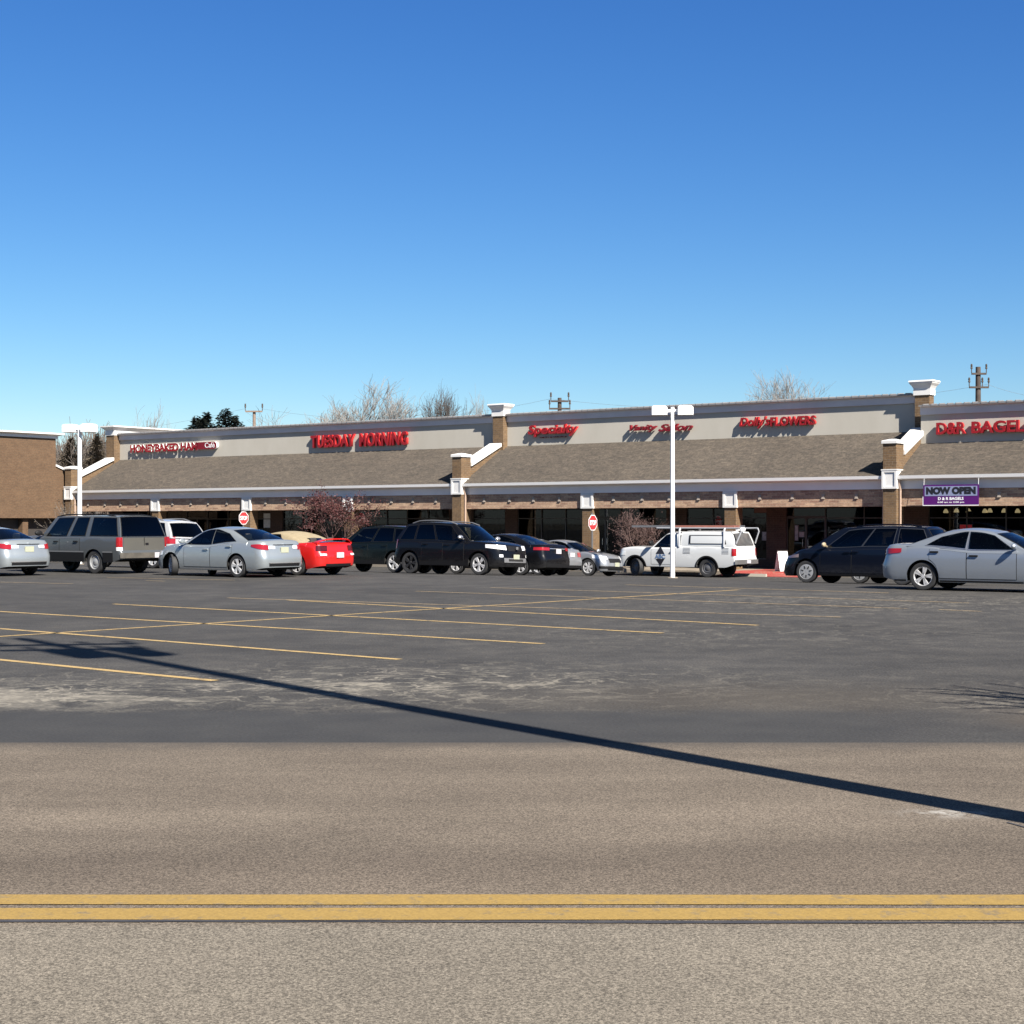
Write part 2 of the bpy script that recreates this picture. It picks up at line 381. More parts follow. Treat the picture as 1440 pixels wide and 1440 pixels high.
def asphalt_lot():
    m = mat('lot_asphalt', (.05,.05,.052), .85); g = NG(m); o = g.xyz()
    P = g.tc.outputs['Object']
    fine = g.noise(P, 40, 1, .6); mid = g.noise(P, 1.1, 6, .6); big = g.noise(P, .16, 4)
    base = g.ramp(mid, [(.30,(.038,.0365,.0355)),(.5,(.049,.047,.045)),(.72,(.064,.060,.0555))])
    base = g.mix(1.0, base, g.ramp(big, [(.3,.84),(.7,1.18)]), 'MULTIPLY')
    base = g.mix(1.0, base, g.ramp(fine, [(.30,.60),(.70,1.42)]), 'MULTIPLY')
    # pale worn scuffs where the sealer is scraped off, long in the driving direction
    wv = g.n('ShaderNodeMapping'); wv.inputs['Rotation'].default_value = (0,0,R(8)); wv.inputs['Scale'].default_value = (1.1,.9,1)
    g.l(P, wv.inputs['Vector'])
    w1 = g.noise(wv.outputs[0], 1.1, 10, .72, 1.2)
    wl = g.n('ShaderNodeMapping'); wl.inputs['Rotation'].default_value = (0,0,R(-12)); wl.inputs['Scale'].default_value = (.8,.9,1)
    g.l(P, wl.inputs['Vector'])
    lines = g.noise(wl.outputs[0], 1.25, 5, .55, 1.8)
    dv = g.n('ShaderNodeVectorMath', operation='ADD'); nv = g.n('ShaderNodeTexNoise'); nv.inputs['Scale'].default_value = .9; nv.inputs['Detail'].default_value = 6; g.l(P, nv.inputs['Vector'])
    sc_ = g.n('ShaderNodeVectorMath', operation='SCALE'); sc_.inputs[3].default_value = 1.9; g.l(nv.outputs['Color'], sc_.inputs[0]); g.l(P, dv.inputs[0]); g.l(sc_.outputs[0], dv.inputs[1])
    vo = g.n('ShaderNodeTexVoronoi', feature='DISTANCE_TO_EDGE'); vo.inputs['Scale'].default_value = 1.7; g.l(dv.outputs[0], vo.inputs['Vector'])
    web = g.ramp(vo.outputs['Distance'], [(.012,1.0),(.05,0.0)])
    hair = g.math('SUBTRACT', 1.0, g.math('MULTIPLY', g.math('ABSOLUTE', g.math('SUBTRACT', lines, .5)), 34.0)); 
    hair = g.math('MULTIPLY', g.math('MAXIMUM', hair, 0.0), g.ramp(g.noise(P, .9, 4, .6), [(.41,0.0),(.53,1.0)]))
    hair = g.math('MAXIMUM', hair, g.math('MULTIPLY', web, g.ramp(g.noise(P, 1.6, 5, .65), [(.44,0.0),(.54,1.0)])))
    def blob(cx, cy, rx, ry):
        a = g.math('POWER', g.math('DIVIDE', g.math('SUBTRACT', o[0], cx), rx), 2.0)
        b = g.math('POWER', g.math('DIVIDE', g.math('SUBTRACT', o[1], cy), ry), 2.0)
        return g.math('POWER', 2.718, g.math('MULTIPLY', g.math('ADD', a, b), -1.0))
    area = g.math('ADD', blob(-6.0, 14.6, 2.8, 1.4), g.math('ADD', blob(-.9, 15.6, 2.6, 1.7), g.math('ADD', g.math('MULTIPLY', blob(3.2, 22.5, 4.0, 2.6), .30), g.math('ADD', g.math('MULTIPLY', blob(8, 31, 6, 4), .55), g.math('MULTIPLY', blob(4.9, 14.0, 1.1, 1.2), .8)))))
    area = g.math('MINIMUM', area, 1.0)
    solid = g.math('MAXIMUM', blob(-6.6, 14.3, 3.1, .95), g.math('MULTIPLY', blob(-1.6, 15.2, 1.9, .8), .42))
    tuft = g.ramp(w1, [(.53,0.0),(.62,1.0)])
    fac = g.math('ADD', g.math('MULTIPLY', g.math('MULTIPLY', hair, area), 1.0), g.math('MULTIPLY', g.math('MULTIPLY', tuft, area), .38))
    fac = g.math('ADD', fac, g.math('MULTIPLY', g.math('MULTIPLY', g.ramp(solid, [(.0,0.0),(.8,1.0)]), g.ramp(g.math('ADD', g.math('MULTIPLY', solid, .38), w1), [(.56,0.0),(.66,1.0)])), .95))
    fac = g.math('MULTIPLY', fac, g.ramp(g.noise(P, 14, 3), [(.3,.35),(.7,1.1)]))
    fac = g.math('MINIMUM', g.math('ADD', fac, g.math('MULTIPLY', hair, .05)), .9)
    base = g.mix(fac, base, (.23,.21,.175))
    # browner sandy patch by the entrance and the smooth dark resealed strip along the street edge
    base = g.mix(g.math('MULTIPLY', blob(2.2, 14.2, 2.4, 1.3), .35), base, (.085,.070,.052))
    base = g.mix(g.math('MULTIPLY', blob(4.9, 12.6, .8, .55), .6), base, (.17,.125,.08))
    edge = g.math('ADD', o[1], g.math('MULTIPLY', g.math('SUBTRACT', g.noise(P, .8, 4), .5), 1.1))
    seal = g.band(edge, 8.0, 13.15, .22)
    right = g.n('ShaderNodeMapRange', interpolation_type='SMOOTHSTEP'); g.l(o[0], right.inputs[0]); right.inputs[1].default_value = 1.5; right.inputs[2].default_value = 5.0; right.inputs[3].default_value = .92; right.inputs[4].default_value = .25
    sealc = g.mix(1.0, g.ramp(g.noise(P, 1.6, 4), [(.3,(.036,.036,.037)),(.7,(.046,.0455,.045))]), g.ramp(fine, [(.25,.85),(.75,1.15)]), 'MULTIPLY')
    base = g.mix(g.math('MULTIPLY', seal, right.outputs[0]), base, sealc)
    g.b.inputs['Specular IOR Level'].default_value = .15; g.color(base); g.bump(fine, .35, .006)
    return m
M['lot'] = asphalt_lot()
ss = [-170+10*i for i in range(35)]
strip_sheet('parking_lot', ss, [-120,-60,-20,0,20,36,36.5,37,37.5,38,40,44,48,52,55,55.5,56,56.5,57,60.4], 0, M['lot'])

def asphalt_road():
    m = mat('road_asphalt', (.2,.18,.15), .9); g = NG(m); o = g.xyz(); P = g.tc.outputs['Object']
    fine = g.noise(P, 88, 1, .6); fine2 = g.noise(P, 200, 1, .6); mid = g.noise(g.obj((.5,1.6,1)), 1.0, 6, .6); big = g.noise(g.obj((.12,1,1)), .55, 3)
    base = g.ramp(mid, [(.3,(.108,.089,.070)),(.7,(.140,.116,.091))])
    # traffic lanes: darker wheel tracks, pale crown
    y = o[1]
    t1 = g.band(y, 6.75, 7.7, .5); t2 = g.band(y, 8.9, 9.7, .5); near = g.band(y, -10, 6.2, .1)
    base = g.mix(g.math('MULTIPLY', t1, .55), base, (.082,.066,.052))
    base = g.mix(g.math('MULTIPLY', t2, .18), base, (.092,.075,.059))
    base = g.mix(g.math('MULTIPLY', near, .75), base, (.155,.138,.112))
    base = g.mix(1.0, base, g.ramp(big, [(.3,.88),(.7,1.1)]), 'MULTIPLY')
    base = g.mix(1.0, base, g.ramp(fine, [(.30,.52),(.5,1.0),(.70,1.52)]), 'MULTIPLY')
    base = g.mix(1.0, base, g.ramp(fine2, [(.30,.55),(.70,1.45)]), 'MULTIPLY')
    patchy = g.noise(g.obj((.7,1.1,1)), .9, 7, .65); base = g.mix(1.0, base, g.ramp(patchy, [(.36,.90),(.5,1.0),(.64,1.07)]), 'MULTIPLY')
    spots = g.ramp(g.noise(g.obj((1,2.2,1)), 2.2, 5, .7), [(.66,0.0),(.74,.45)])
    base = g.mix(g.math('MULTIPLY', spots, .6), base, (.06,.05,.04))
    # soft edge against the dark lot
    ed = g.math('ADD', y, g.math('MULTIPLY', g.math('SUBTRACT', g.noise(P, 1.6, 8, .7), .5), .55))
    e1 = g.band(ed, 11.1, 20, .28)
    base = g.mix(g.math('MULTIPLY', e1, .75), base, (.05,.045,.041))
    # dried white spill with a crack running from it
    sx = g.math('POWER', g.math('DIVIDE', g.math('SUBTRACT', o[0], 2.42), .22), 2.0); sy = g.math('POWER', g.math('DIVIDE', g.math('SUBTRACT', o[1], 8.58), .12), 2.0)
    sp = g.math('POWER', 2.718, g.math('MULTIPLY', g.math('ADD', sx, sy), -1.0))
    base = g.mix(g.math('MULTIPLY', sp, g.ramp(g.noise(P, 9, 5, .7, 1), [(.42,0.0),(.62,.9)])), base, (.35,.335,.31))
    g.b.inputs['Specular IOR Level'].default_value = .2; g.color(base); g.bump(fine, .25, .004)
    return m
mb = MB(); mb.grid([[(x, y, .004) for x in (-55,-30,-15,-5,0,5,15,30,42)] for y in (-8,0,5,8,11.32)])
tag(mb.build('road', asphalt_road()), kind='structure')

def worn_paint(name, col, under, wear=.45, scale=5):
    m = mat(name, col, .75); g = NG(m); P = g.tc.outputs['Object']
    f = g.ramp(g.noise(P, scale, 8, .75), [(wear-.08,0.0),(wear+.06,1.0)])
    fine = g.noise(P, 75, 2, .8)
    c = g.mix(f, under, col); g.color(g.mix(1.0, c, g.ramp(fine, [(.25,.74),(.75,1.2)]), 'MULTIPLY')); return m
M['yellow'] = worn_paint('yellow_road_paint', (.265,.172,.045), (.15,.118,.075), .40, 9)
M['stall'] = worn_paint('worn_stall_paint', (.38,.262,.105), (.095,.08,.06), .42, 5)
M['stall_faint'] = worn_paint('faint_stall_paint', (.30,.225,.13), (.075,.066,.055), .43, 4)
M['tar'] = noisy('crack_tar', (.035,.033,.035), (.06,.056,.055), 6, .6)
def ygrd(y): return FPX*CAMH/(y-YH)
# double yellow centre line (two stripes) and the tar joint beside it
mb = MB()
for ya, yb in ((1260.5,1274.5),(1279.5,1296)):
    A, B = ygrd(yb), ygrd(ya); rows = []
    for k, yy in enumerate((A, B)):
        rows.append([(x*.8, yy - .0012*x*.8 + .004*math.sin(x*1.7+k*2), .008) for x in range(-40,41)])
    mb.grid(rows)
tag(mb.build('centre_line', M['yellow']), kind='structure')
rnd = random.Random(4); mb = MB(); rows = [[],[]]
for i in range(-200,201):
    x = i*.15; c = ygrd(1298.6) - .0035*x - .006*math.sin(x*1.1) + rnd.uniform(-.002,.002); w = .011 + .005*math.sin(x*2.3) + rnd.uniform(0,.004)
    rows[0].append((x, c-w, .008)); rows[1].append((x, c+w, .008))
mb.grid(rows)
pts = [(2.62,8.30),(2.70,8.1),(2.73,7.95),(2.86,7.78),(2.93,7.6),(3.05,7.42),(3.25,7.2)]
mb.grid([[(x, y-.006, .008) for x,y in pts], [(x+.012, y+.006, .008) for x,y in pts]])
tag(mb.build('road_crack', M['tar']), kind='structure')

# stall lines (parallel to the facade), the long cross line, and faint far ones
def line_pts(pa, pb, w, n=24, dz=.004):
    (x0,y0),(x1,y1) = pa, pb; d = Vector((x1-x0,y1-y0)); L = d.length; d.normalize(); p = Vector((-d.y,d.x))*w/2
    rows = [[],[]]
    for i in range(n+1):
        t = i/n; x = x0+(x1-x0)*t; y = y0+(y1-y0)*t
        wob = .012*math.sin(t*9+x0)
        for k, s in enumerate((-1,1)):
            X, Y = x+p.x*s+p.x*wob*8, y+p.y*s+p.y*wob*8
            rows[k].append((X, Y, gz(X,Y)+dz))
    return rows
def G(x, y, z=0): Y = FPX*(CAMH-z)/(y-YH); return (pix(x,Y), Y)
mb = MB()
near = [((-260,903),(303,957.5)), ((-120,875),(562,927.5)), ((-10,859.5),(764,905.5)), ((160,849.5),(932,890.5)), ((405,844),(1066,879.5))]
for a, b in near: mb.grid(line_pts(G(*a), G(*b), .12))
mb.grid(line_pts(G(-60,899), G(1040,829.5), .11, 40))
o = mb.build('stall_lines', M['stall']); tag(o, kind='structure')
mb = MB()
for a, b in [((320,841),(1182,868)), ((585,831.5),(1275,856)), ((690,826.5),(1362,848)), ((880,822.5),(1250,834))]: mb.grid(line_pts(G(*a), G(*b), .11, 40, .005))
for a, b in [((-40,818),(102,821)), ((150,812.2),(330,816)), ((205,816.6),(232,817.4)), ((1320,857.5),(1380,860))]: mb.grid(line_pts(G(*a), G(*b), .10, 20, .005))
tag(mb.build('faded_stall_lines', M['stall_faint']), kind='structure')

# sidewalk with kerb, painted ramp in front of the flower shop
conc = noisy('sidewalk_concrete', (.19,.16,.125), (.25,.21,.165), 1.4, .9)
SWZ = LOTZ+.17
def mall_sheet(): 
    o = empty('tmp'); return o
def local(mb): return mb.xform(Matrix.Translation(O) @ Matrix.Rotation(RZ, 4, 'Z'))
mb = MB(); mb.extr_x([(3.0,LOTZ-.1),(-1.75,LOTZ-.1),(-1.75,SWZ-.02),(-1.70,SWZ),(3.0,SWZ)][::-1], -30.9, 16.2)
mb.extr_x([(3.0,LOTZ-.1),(-1.75,LOTZ-.1),(-1.75,SWZ-.02),(-1.70,SWZ),(3.0,SWZ)][::-1], 20.4, 62)
tag(local(mb).build('sidewalk', conc), kind='structure')
redp = worn_paint('worn_red_kerb_paint', (.30,.05,.04), (.26,.14,.10), .45, 2)
mb = MB(); mb.extr_x([(3.0,LOTZ-.1),(-3.1,LOTZ-.1),(-3.1,LOTZ+.02),(-1.75,SWZ-.055),(-1.70,SWZ-.004),(3.0,SWZ-.004)][::-1], 16.2, 20.4)
tag(local(mb).build('red_ramp_pavement', redp), kind='structure')

# ------------------------------------------------------------------ the strip mall
mall = empty('strip_mall', O, RZ, 'long tan brick strip mall with shingled arcade roof behind the parked cars', 'shopping mall')
UW = 3.40; TOPZ = 7.17; ROOFZ = 5.53; EAVEZ = 3.47
UW2 = 2.45; TOPZ2 = 6.58; ROOFZ2 = 4.96
S_L, S_0, S_3, S_R = -30.48, 0.0, 22.86, 60.0
def section(a, b, uw, top, roofz, endl=False):
    # roof slope
    mb = MB(); th = .05
    mb.extr_x([(-.28,EAVEZ+.02),(uw,roofz),(uw,roofz-th),(-.27,EAVEZ+.02-th)][::-1], a, b)
    mb.build('roof', M['shingle'], mall)
    mb = MB(); mb.box(a, b, uw, uw+.3, roofz-.6, top-.02); mb.build('upper_wall', M['stucco'], mall)
    mb = MB()
    mb.extr_x([(uw-.001,top-.40),(uw-.09,top-.40),(uw-.09,top-.07),(uw-.26,top-.06),(uw-.26,top),(uw+.34,top+.05),(uw+.34,top-.07),(uw-.001,top-.07)][::-1], a, b)
    mb.build('cornice', M['cornice'], mall)
    n = int((b-a)/.36); mb = MB()
    mb.extr_x([(uw-.275,top-.055),(uw-.275,top+.012),(uw+.35,top+.06),(uw+.35,top-.0)][::-1], a, b)
    for i in range(n):
        x = a+.2+i*.36; mb.extr_x([(uw-.285,top-.03),(uw-.285,top+.045),(uw+.34,top+.095),(uw+.34,top+.03)][::-1], x-.022, x+.022)
    mb.build('metal_coping', M['coping'], mall)
    # fascia and gutter stop at the piers
    ra, rb = a, b; a, b = (a+.335 if a in (S_0,) else a), (b-.335 if b in (S_0,S_3) else b)
    if ra > S_3: a = S_3+.335
    if ra < S_L+1: a = S_L+.335
    mb = MB(); mb.box(a, b, .0, .05, 2.97, EAVEZ-.03); 
    k = int((b-a)/2.44)
    mb.build('fascia', M['fascia_white'], mall)
    mb = MB(); mb.extr_x([(-.01,EAVEZ-.11),(-.26,EAVEZ-.11),(-.31,EAVEZ-.08),(-.33,EAVEZ+.05),(-.285,EAVEZ+.05),(-.285,EAVEZ-.02),(-.01,EAVEZ-.02)][::-1], a, b); mb.build('gutter', M['gutter'], mall)
    # header beam and soffit
    mb = MB(); mb.box(a, b, .06, .36, 2.25, 2.96); mb.build('header_beam', M['header_brick'], mall)
    mb = MB(); mb.box(a, b, .37, uw+.2, 2.90, 2.95); mb.build('soffit', M['soffit'], mall)
section(S_L+.3, S_0, UW, TOPZ, ROOFZ)
section(S_0, S_3, UW, TOPZ, ROOFZ)
section(S_3+.25, S_R, UW2, TOPZ2, ROOFZ2)
# side and back shell so the building is solid from any side
mb = MB(); mb.box(S_3-.1, S_3+.2, UW+.35, 18, 3, 6.0); mb.box(S_L-.25, S_L+.1, UW+.4, 22, LOTZ, TOPZ-.1); mb.box(S_L, S_R, 21.7, 22, LOTZ, 6.3); mb.box(S_R-.3, S_R, 0, 22, LOTZ, 6.3)
mb.box(S_L, S_R, UW+.3, 21.7, 6.0, 6.1); mb.build('rear_wall', M['brick'], mall)

# columns with white capitals
def column_mb():
    mb = MB(); mb.cbox(-.30,.30,0,.60,SWZ,2.26,.015); return mb
def capital_mb():
    mb = MB(); z0, z1 = 2.24, 2.967
    mb.box(-.33,.33,-.02,.62,z0,z1)
    for a, b, c, d in ((-.35,.35,z0,z0+.10),(-.35,.35,z1-.10,z1),(-.35,-.23,z0+.10,z1-.10),(.23,.35,z0+.10,z1-.10)): mb.box(a,b,-.06,-.021,c,d)
    mb.box(.331,.355,-.06,.62,z0,z0+.10); mb.box(.331,.355,-.06,.62,z1-.1,z1)
    return mb
col_s = [BAY*k for k in (-3,-2,-1,1,2)] + [S_3+BAY*k for k in (1,2,3)]
c0 = column_mb().build('column', M['brick'], mall); k0 = capital_mb().build('capital', M['white_trim'], c0)
for i, s in enumerate(col_s):
    c = c0
    if i:
        c = c0.copy(); C.objects.link(c); c.parent = mall
        k = k0.copy(); C.objects.link(k); k.parent = c
    c.location = (s,0,0)
# piers rising through the eave, their wing walls and tall upper pilasters
def pier(s, uw, pz=4.86, left_end=False):
    mb = MB(); mb.cbox(s-.30,s+.30,-.33,.44,SWZ,pz,.012); p = mb.build('pier', M['brick'], mall)
    mb = MB(); mb.cbox(s-.36,s+.36,-.39,.50,pz,pz+.13,.02); mb.frustum(s-.34,s+.34,-.37,.48,pz+.125,s-.1,s+.1,-.05,.15,pz+.20); mb.build('pier_cap', M['white_trim'], p)
    mb = MB(); z0, z1 = 2.98, 3.74
    mb.box(s-.32,s+.32,-.355,.42,z0,z1)
    for a, b, c, d in ((-.33,.33,z0,z0+.08),(-.33,.33,z1-.08,z1),(-.33,-.23,z0+.08,z1-.08),(.23,.33,z0+.08,z1-.08)): mb.box(s+a,s+b,-.395,-.356,c,d)
    mb.box(s-.35,s+.35,-.41,.44,z1,z1+.05)
    mb.build('capital', M['white_trim'], p)
    mb = MB()
    for q in (-.37,.37): mb.tube([(s+q,-.20,3.4),(s+q,-.18,3.2),(s+q,-.10,2.9),(s+q,-.10,SWZ+.1)], .05, 8)
    mb.build('downspout', M['downspout'], p)
    # wing wall on the roof
    za, zb = 4.46, 5.50
    mb = MB(); mb.extr_x([(.43,2.97),(.43,za-.05),(uw-.45,zb),(uw-.1,zb),(uw-.1,2.97)][::-1], s-.20, s+.24); w = mb.build('wing_wall', M['brick'], mall)
    mb = MB(); d = .17
    mb.extr_x([(.45,za-.045),(.45,za+d-.03),(uw-.60,zb+d),(uw-.44,zb+d),(uw-.44,zb+.002)][::-1], s-.30, s+.36); mb.build('coping', M['white_trim'], w)
    return p
def pilaster(s, yf, yb, z0=4.9, zt=7.08):
    hw = .33
    mb = MB(); mb.box(s-hw,s+hw,yf,yb,z0,zt); p = mb.build('pilaster', M['brick'], mall)
    mb = MB(); a = .05
    mb.box(s-hw-a,s+hw+a,yf-a,yb+a,zt,zt+.24)
    prof = [(.04,zt+.24),(.05,zt+.30),(.10,zt+.40),(.17,zt+.49),(.19,zt+.52),(.19,zt+.57)]
    for (d0,z0_),(d1,z1_) in zip(prof, prof[1:]): mb.frustum(s-hw-d0,s+hw+d0,yf-d0,yb+d0,z0_,s-hw-d1,s+hw+d1,yf-d1,yb+d1,z1_)
    mb.frustum(s-hw-.22,s+hw+.22,yf-.22,yb+.22,zt+.57,s-hw-.20,s+hw+.20,yf-.20,yb+.20,zt+.64)
    mb.build('pilaster_cap', M['white_trim'], p)
for s in (S_L, S_0, S_3): pier(s, UW)
for s in (S_0, S_3): pilaster(s+.08, UW-.38, UW+.12)
# left gable end: short pilaster with a white cornice that returns along the end wall
mb = MB(); mb.box(S_L-.41,S_L+.36,UW-.46,UW+.30,4.9,7.08); pl = mb.build('pilaster', M['brick'], mall)
mb = MB(); zt = 7.08; y0, y1 = UW-.46, 21.9; hw = .41
mb.box(S_L-hw-.03,S_L+hw-.02,y0-.04,y1,zt,zt+.30)
prof = [(.03,zt+.30),(.06,zt+.34),(.14,zt+.42),(.24,zt+.50),(.27,zt+.52),(.27,zt+.60)]
for (d0,z0_),(d1,z1_) in zip(prof, prof[1:]): mb.frustum(S_L-hw-d0,S_L+hw-.05+d0,y0-d0,y1,z0_,S_L-hw-d1,S_L+hw-.05+d1,y0-d1,y1,z1_)
mb.build('end_cornice', M['white_trim'], mall)
# pale square fixtures under the eave
def fixture_mb():
    mb = MB(); mb.box(-.06,.06,-.045,.0,-.07,.08); mb.box(-.08,.08,-.05,.0,.08,.10); mb.frustum(-.06,.06,-.045,0,-.07,-.085,.085,-.055,0,-.11) ; return mb
f0 = None
edges = [S_L,-3*BAY,-2*BAY,-BAY,0,BAY,2*BAY,S_3,S_3+BAY,S_3+2*BAY]
for a, b in zip(edges, edges[1:]):
    for fr in (.19,.395,.585,.785):
        if f0 is None: f0 = f = fixture_mb().build('eave_fixture', M['fixture'], mall)
        else: f = f0.copy(); C.objects.link(f); f.parent = mall
        f.location = (lerp(a,b,fr), .059, 2.70)

# storefronts
def glazing_mat():
    m = bpy.data.materials.new('storefront_glass'); m.use_nodes = True; nt = m.node_tree; nt.nodes.clear()
    out = nt.nodes.new('ShaderNodeOutputMaterial'); mx = nt.nodes.new('ShaderNodeMixShader'); tr = nt.nodes.new('ShaderNodeBsdfTransparent'); gl = nt.nodes.new('ShaderNodeBsdfGlossy')
    tr.inputs[0].default_value = (.34,.36,.37,1); gl.inputs['Roughness'].default_value = .015; gl.inputs[0].default_value = (.8,.85,.9,1)
    fr = nt.nodes.new('ShaderNodeFresnel'); fr.inputs[0].default_value = 1.42
    nt.links.new(fr.outputs[0], mx.inputs[0]); nt.links.new(tr.outputs[0], mx.inputs[1]); nt.links.new(gl.outputs[0], mx.inputs[2]); nt.links.new(mx.outputs[0], out.inputs[0])
    return m
M['storeglass'] = glazing_mat()
SY = 2.9
def window_bay(a, b, door=None):
    z0, z1 = SWZ+.45, 2.55
    mb = MB(); f = .05
    xs = [a]
    n = max(1, round((b-a)/1.55))
    for i in range(n+1):
        x = lerp(a,b,i/n); mb.box(x-f/2,x+f/2,SY-.06,SY+.06,z0,z1)
    mb.box(a,b,SY-.055,SY+.055,z0-.06,z0); mb.box(a,b,SY-.055,SY+.055,z1,z1+.35); mb.box(a,b,SY-.05,SY+.05,1.75,1.80)
    w = mb.build('storefront_window', M['dark_frame'], mall)
    mb = MB(); mb.box(a,b,SY-.008,SY+.008,z0,z1); mb.build('pane', M['storeglass'], w)
    mb = MB(); mb.box(a,b,SY-.07,SY+.2,SWZ,z0-.06); mb.build('sill_wall', M['store_brick'], mall)
def shop_door(a, b):
    mb = MB(); z0, z1 = SWZ, 1.75
    for x in (a,(a+b)/2,b): mb.box(x-.05,x+.05,SY-.05,SY+.05,z0,z1)
    mb.box(a,b,SY-.045,SY+.045,z1,z1+.12); mb.box(a,b,SY-.045,SY+.045,z0,z0+.25)
    d = mb.build('shop_door', M['dark_frame'], mall)
    mb = MB(); mb.box(a,b,SY-.008,SY+.008,z0+.25,z1); mb.box(a,b,SY-.008,SY+.008,z1+.12,2.9); mb.build('pane', M['storeglass'], d)
    mb = MB()
    for s_ in (-1,1):
        c = (a+b)/2+s_*.13; mb.tube([(c,SY-.05,z0+.95),(c,SY-.11,z0+1.0),(c,SY-.11,z0+1.3),(c,SY-.05,z0+1.35)], .015, 6)
    mb.build('handle', M['chrome'], d)
def brick_panel(a, b):
    mb = MB(); mb.box(a,b,SY-.10,SY+.2,SWZ,2.9); mb.build('storefront_wall', M['store_brick'], mall)
lay = [('p',-30.4,-29.2),('w',-29.2,-26.2),('p',-26.2,-25.2),('w',-25.2,-23.3),('d',-23.3,-21.5),('w',-21.5,-16.2),('p',-16.2,-15.2),('w',-15.2,-10.6),('d',-10.6,-8.8),('w',-8.8,-3.0),('p',-3.0,-1.4),('w',-1.4,.7),
       ('p',.7,1.5),('w',1.5,5.9),('d',5.9,7.7),('w',7.7,10.3),('p',10.3,11.4),('w',11.4,15.6),('p',15.6,16.6),('d',16.6,18.5),('w',18.5,22.2),('p',22.2,23.3),('w',23.3,30.0),('d',30.0,31.8),('w',31.8,40),('p',40,60)]
for t, a, b in lay: {'p':brick_panel,'w':window_bay,'d':shop_door}[t](a, b)
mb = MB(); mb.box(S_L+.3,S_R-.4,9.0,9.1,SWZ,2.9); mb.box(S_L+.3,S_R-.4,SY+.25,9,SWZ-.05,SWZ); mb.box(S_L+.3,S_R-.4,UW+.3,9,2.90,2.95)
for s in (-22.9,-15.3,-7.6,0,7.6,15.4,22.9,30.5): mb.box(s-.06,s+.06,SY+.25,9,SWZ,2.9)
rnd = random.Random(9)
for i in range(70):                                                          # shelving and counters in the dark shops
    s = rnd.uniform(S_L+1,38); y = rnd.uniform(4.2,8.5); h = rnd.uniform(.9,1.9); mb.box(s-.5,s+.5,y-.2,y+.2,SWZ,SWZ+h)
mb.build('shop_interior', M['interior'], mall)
rnd = random.Random(21)
for t, a, b in lay:
    if t != 'w' or b > 41: continue
    mb = MB()
    for i in range(int((b-a)*1.6)):
        s = rnd.uniform(a+.3,b-.3); h = rnd.uniform(.15,.7); z = rnd.choice((SWZ+.45,SWZ+.45,SWZ+1.2,SWZ+1.9)); w = rnd.uniform(.1,.45); y = SY+rnd.uniform(.3,.9)
        mb.box(s-w,s+w,y,y+.1,z,z+h,rnd.randint(0,2))
    mb.build('window_display',[M['disp_a'],M['disp_b'],M['disp_c']],mall)

# ------------------------------------------------------------------ neighbouring brick wing on the left
SW = -31.05
def wing_y(x, s=SW):                                                         # local y on the plane s where photo column x falls
    r = (x-CX)/FPX; bx = O.x+s*E.x; by = O.y+s*E.y
    return (bx - r*by)/(r*(-N.y) - (-N.x))
def wing_z(px, py):
    y = wing_y(px); Y = O.y+SW*E.y-N.y*y; return CAMH+(YH-py)/FPX*Y
wing = empty('brick_store', O, RZ, 'plain brown brick building with white cornice at the left edge, set forward of the arcade', 'building')
yA, yB, yN = wing_y(78.5), wing_y(96.3), wing_y(-160)
zT = wing_z(78,617); zs0 = wing_z(78,656); zs1 = wing_z(96,665); zb = wing_z(30,728.5)
mb = MB()
mb.extr_x([(yN,zb),(yN,zT),(yA,zT),(yA,zs0),(yB,zs1),(yB,zb)][::-1], SW-25, SW)
mb.build('wall', M['wing_brick'], wing)
mb = MB(); mb.box(SW-25,SW-.7,yN+.3,yB-.3,LOTZ,zb-.001); mb.build('recessed_base', M['dark_frame'], wing)
mb = MB()
zc = wing_z(40,608)
mb.box(SW-25,SW+.10,yN-.1,yA+.10,zT,zT+(zc-zT)*.5); mb.frustum(SW-25,SW+.10,yN-.1,yA+.10,zT+(zc-zT)*.5,SW-25,SW+.36,yN-.36,yA+.36,zc-.06); mb.box(SW-25,SW+.38,yN-.38,yA+.38,zc-.06,zc+.03)
mb.build('cornice', M['white_trim'], wing)
mb = MB(); mb.extr_x([(yA-.02,zs0),(yA-.02,zs0+.13),(yB+.05,zs1+.13),(yB+.05,zs1)][::-1], SW-.3, SW+.09); mb.build('coping', M['white_trim'], wing)
for y in (yN+2, yN+6, (yN+yB)/2, yB-3):
    mb = MB(); mb.box(SW-.65,SW-.25,y-.2,y+.2,LOTZ,zb-.002); mb.build('base_column', M['wing_brick'], wing)

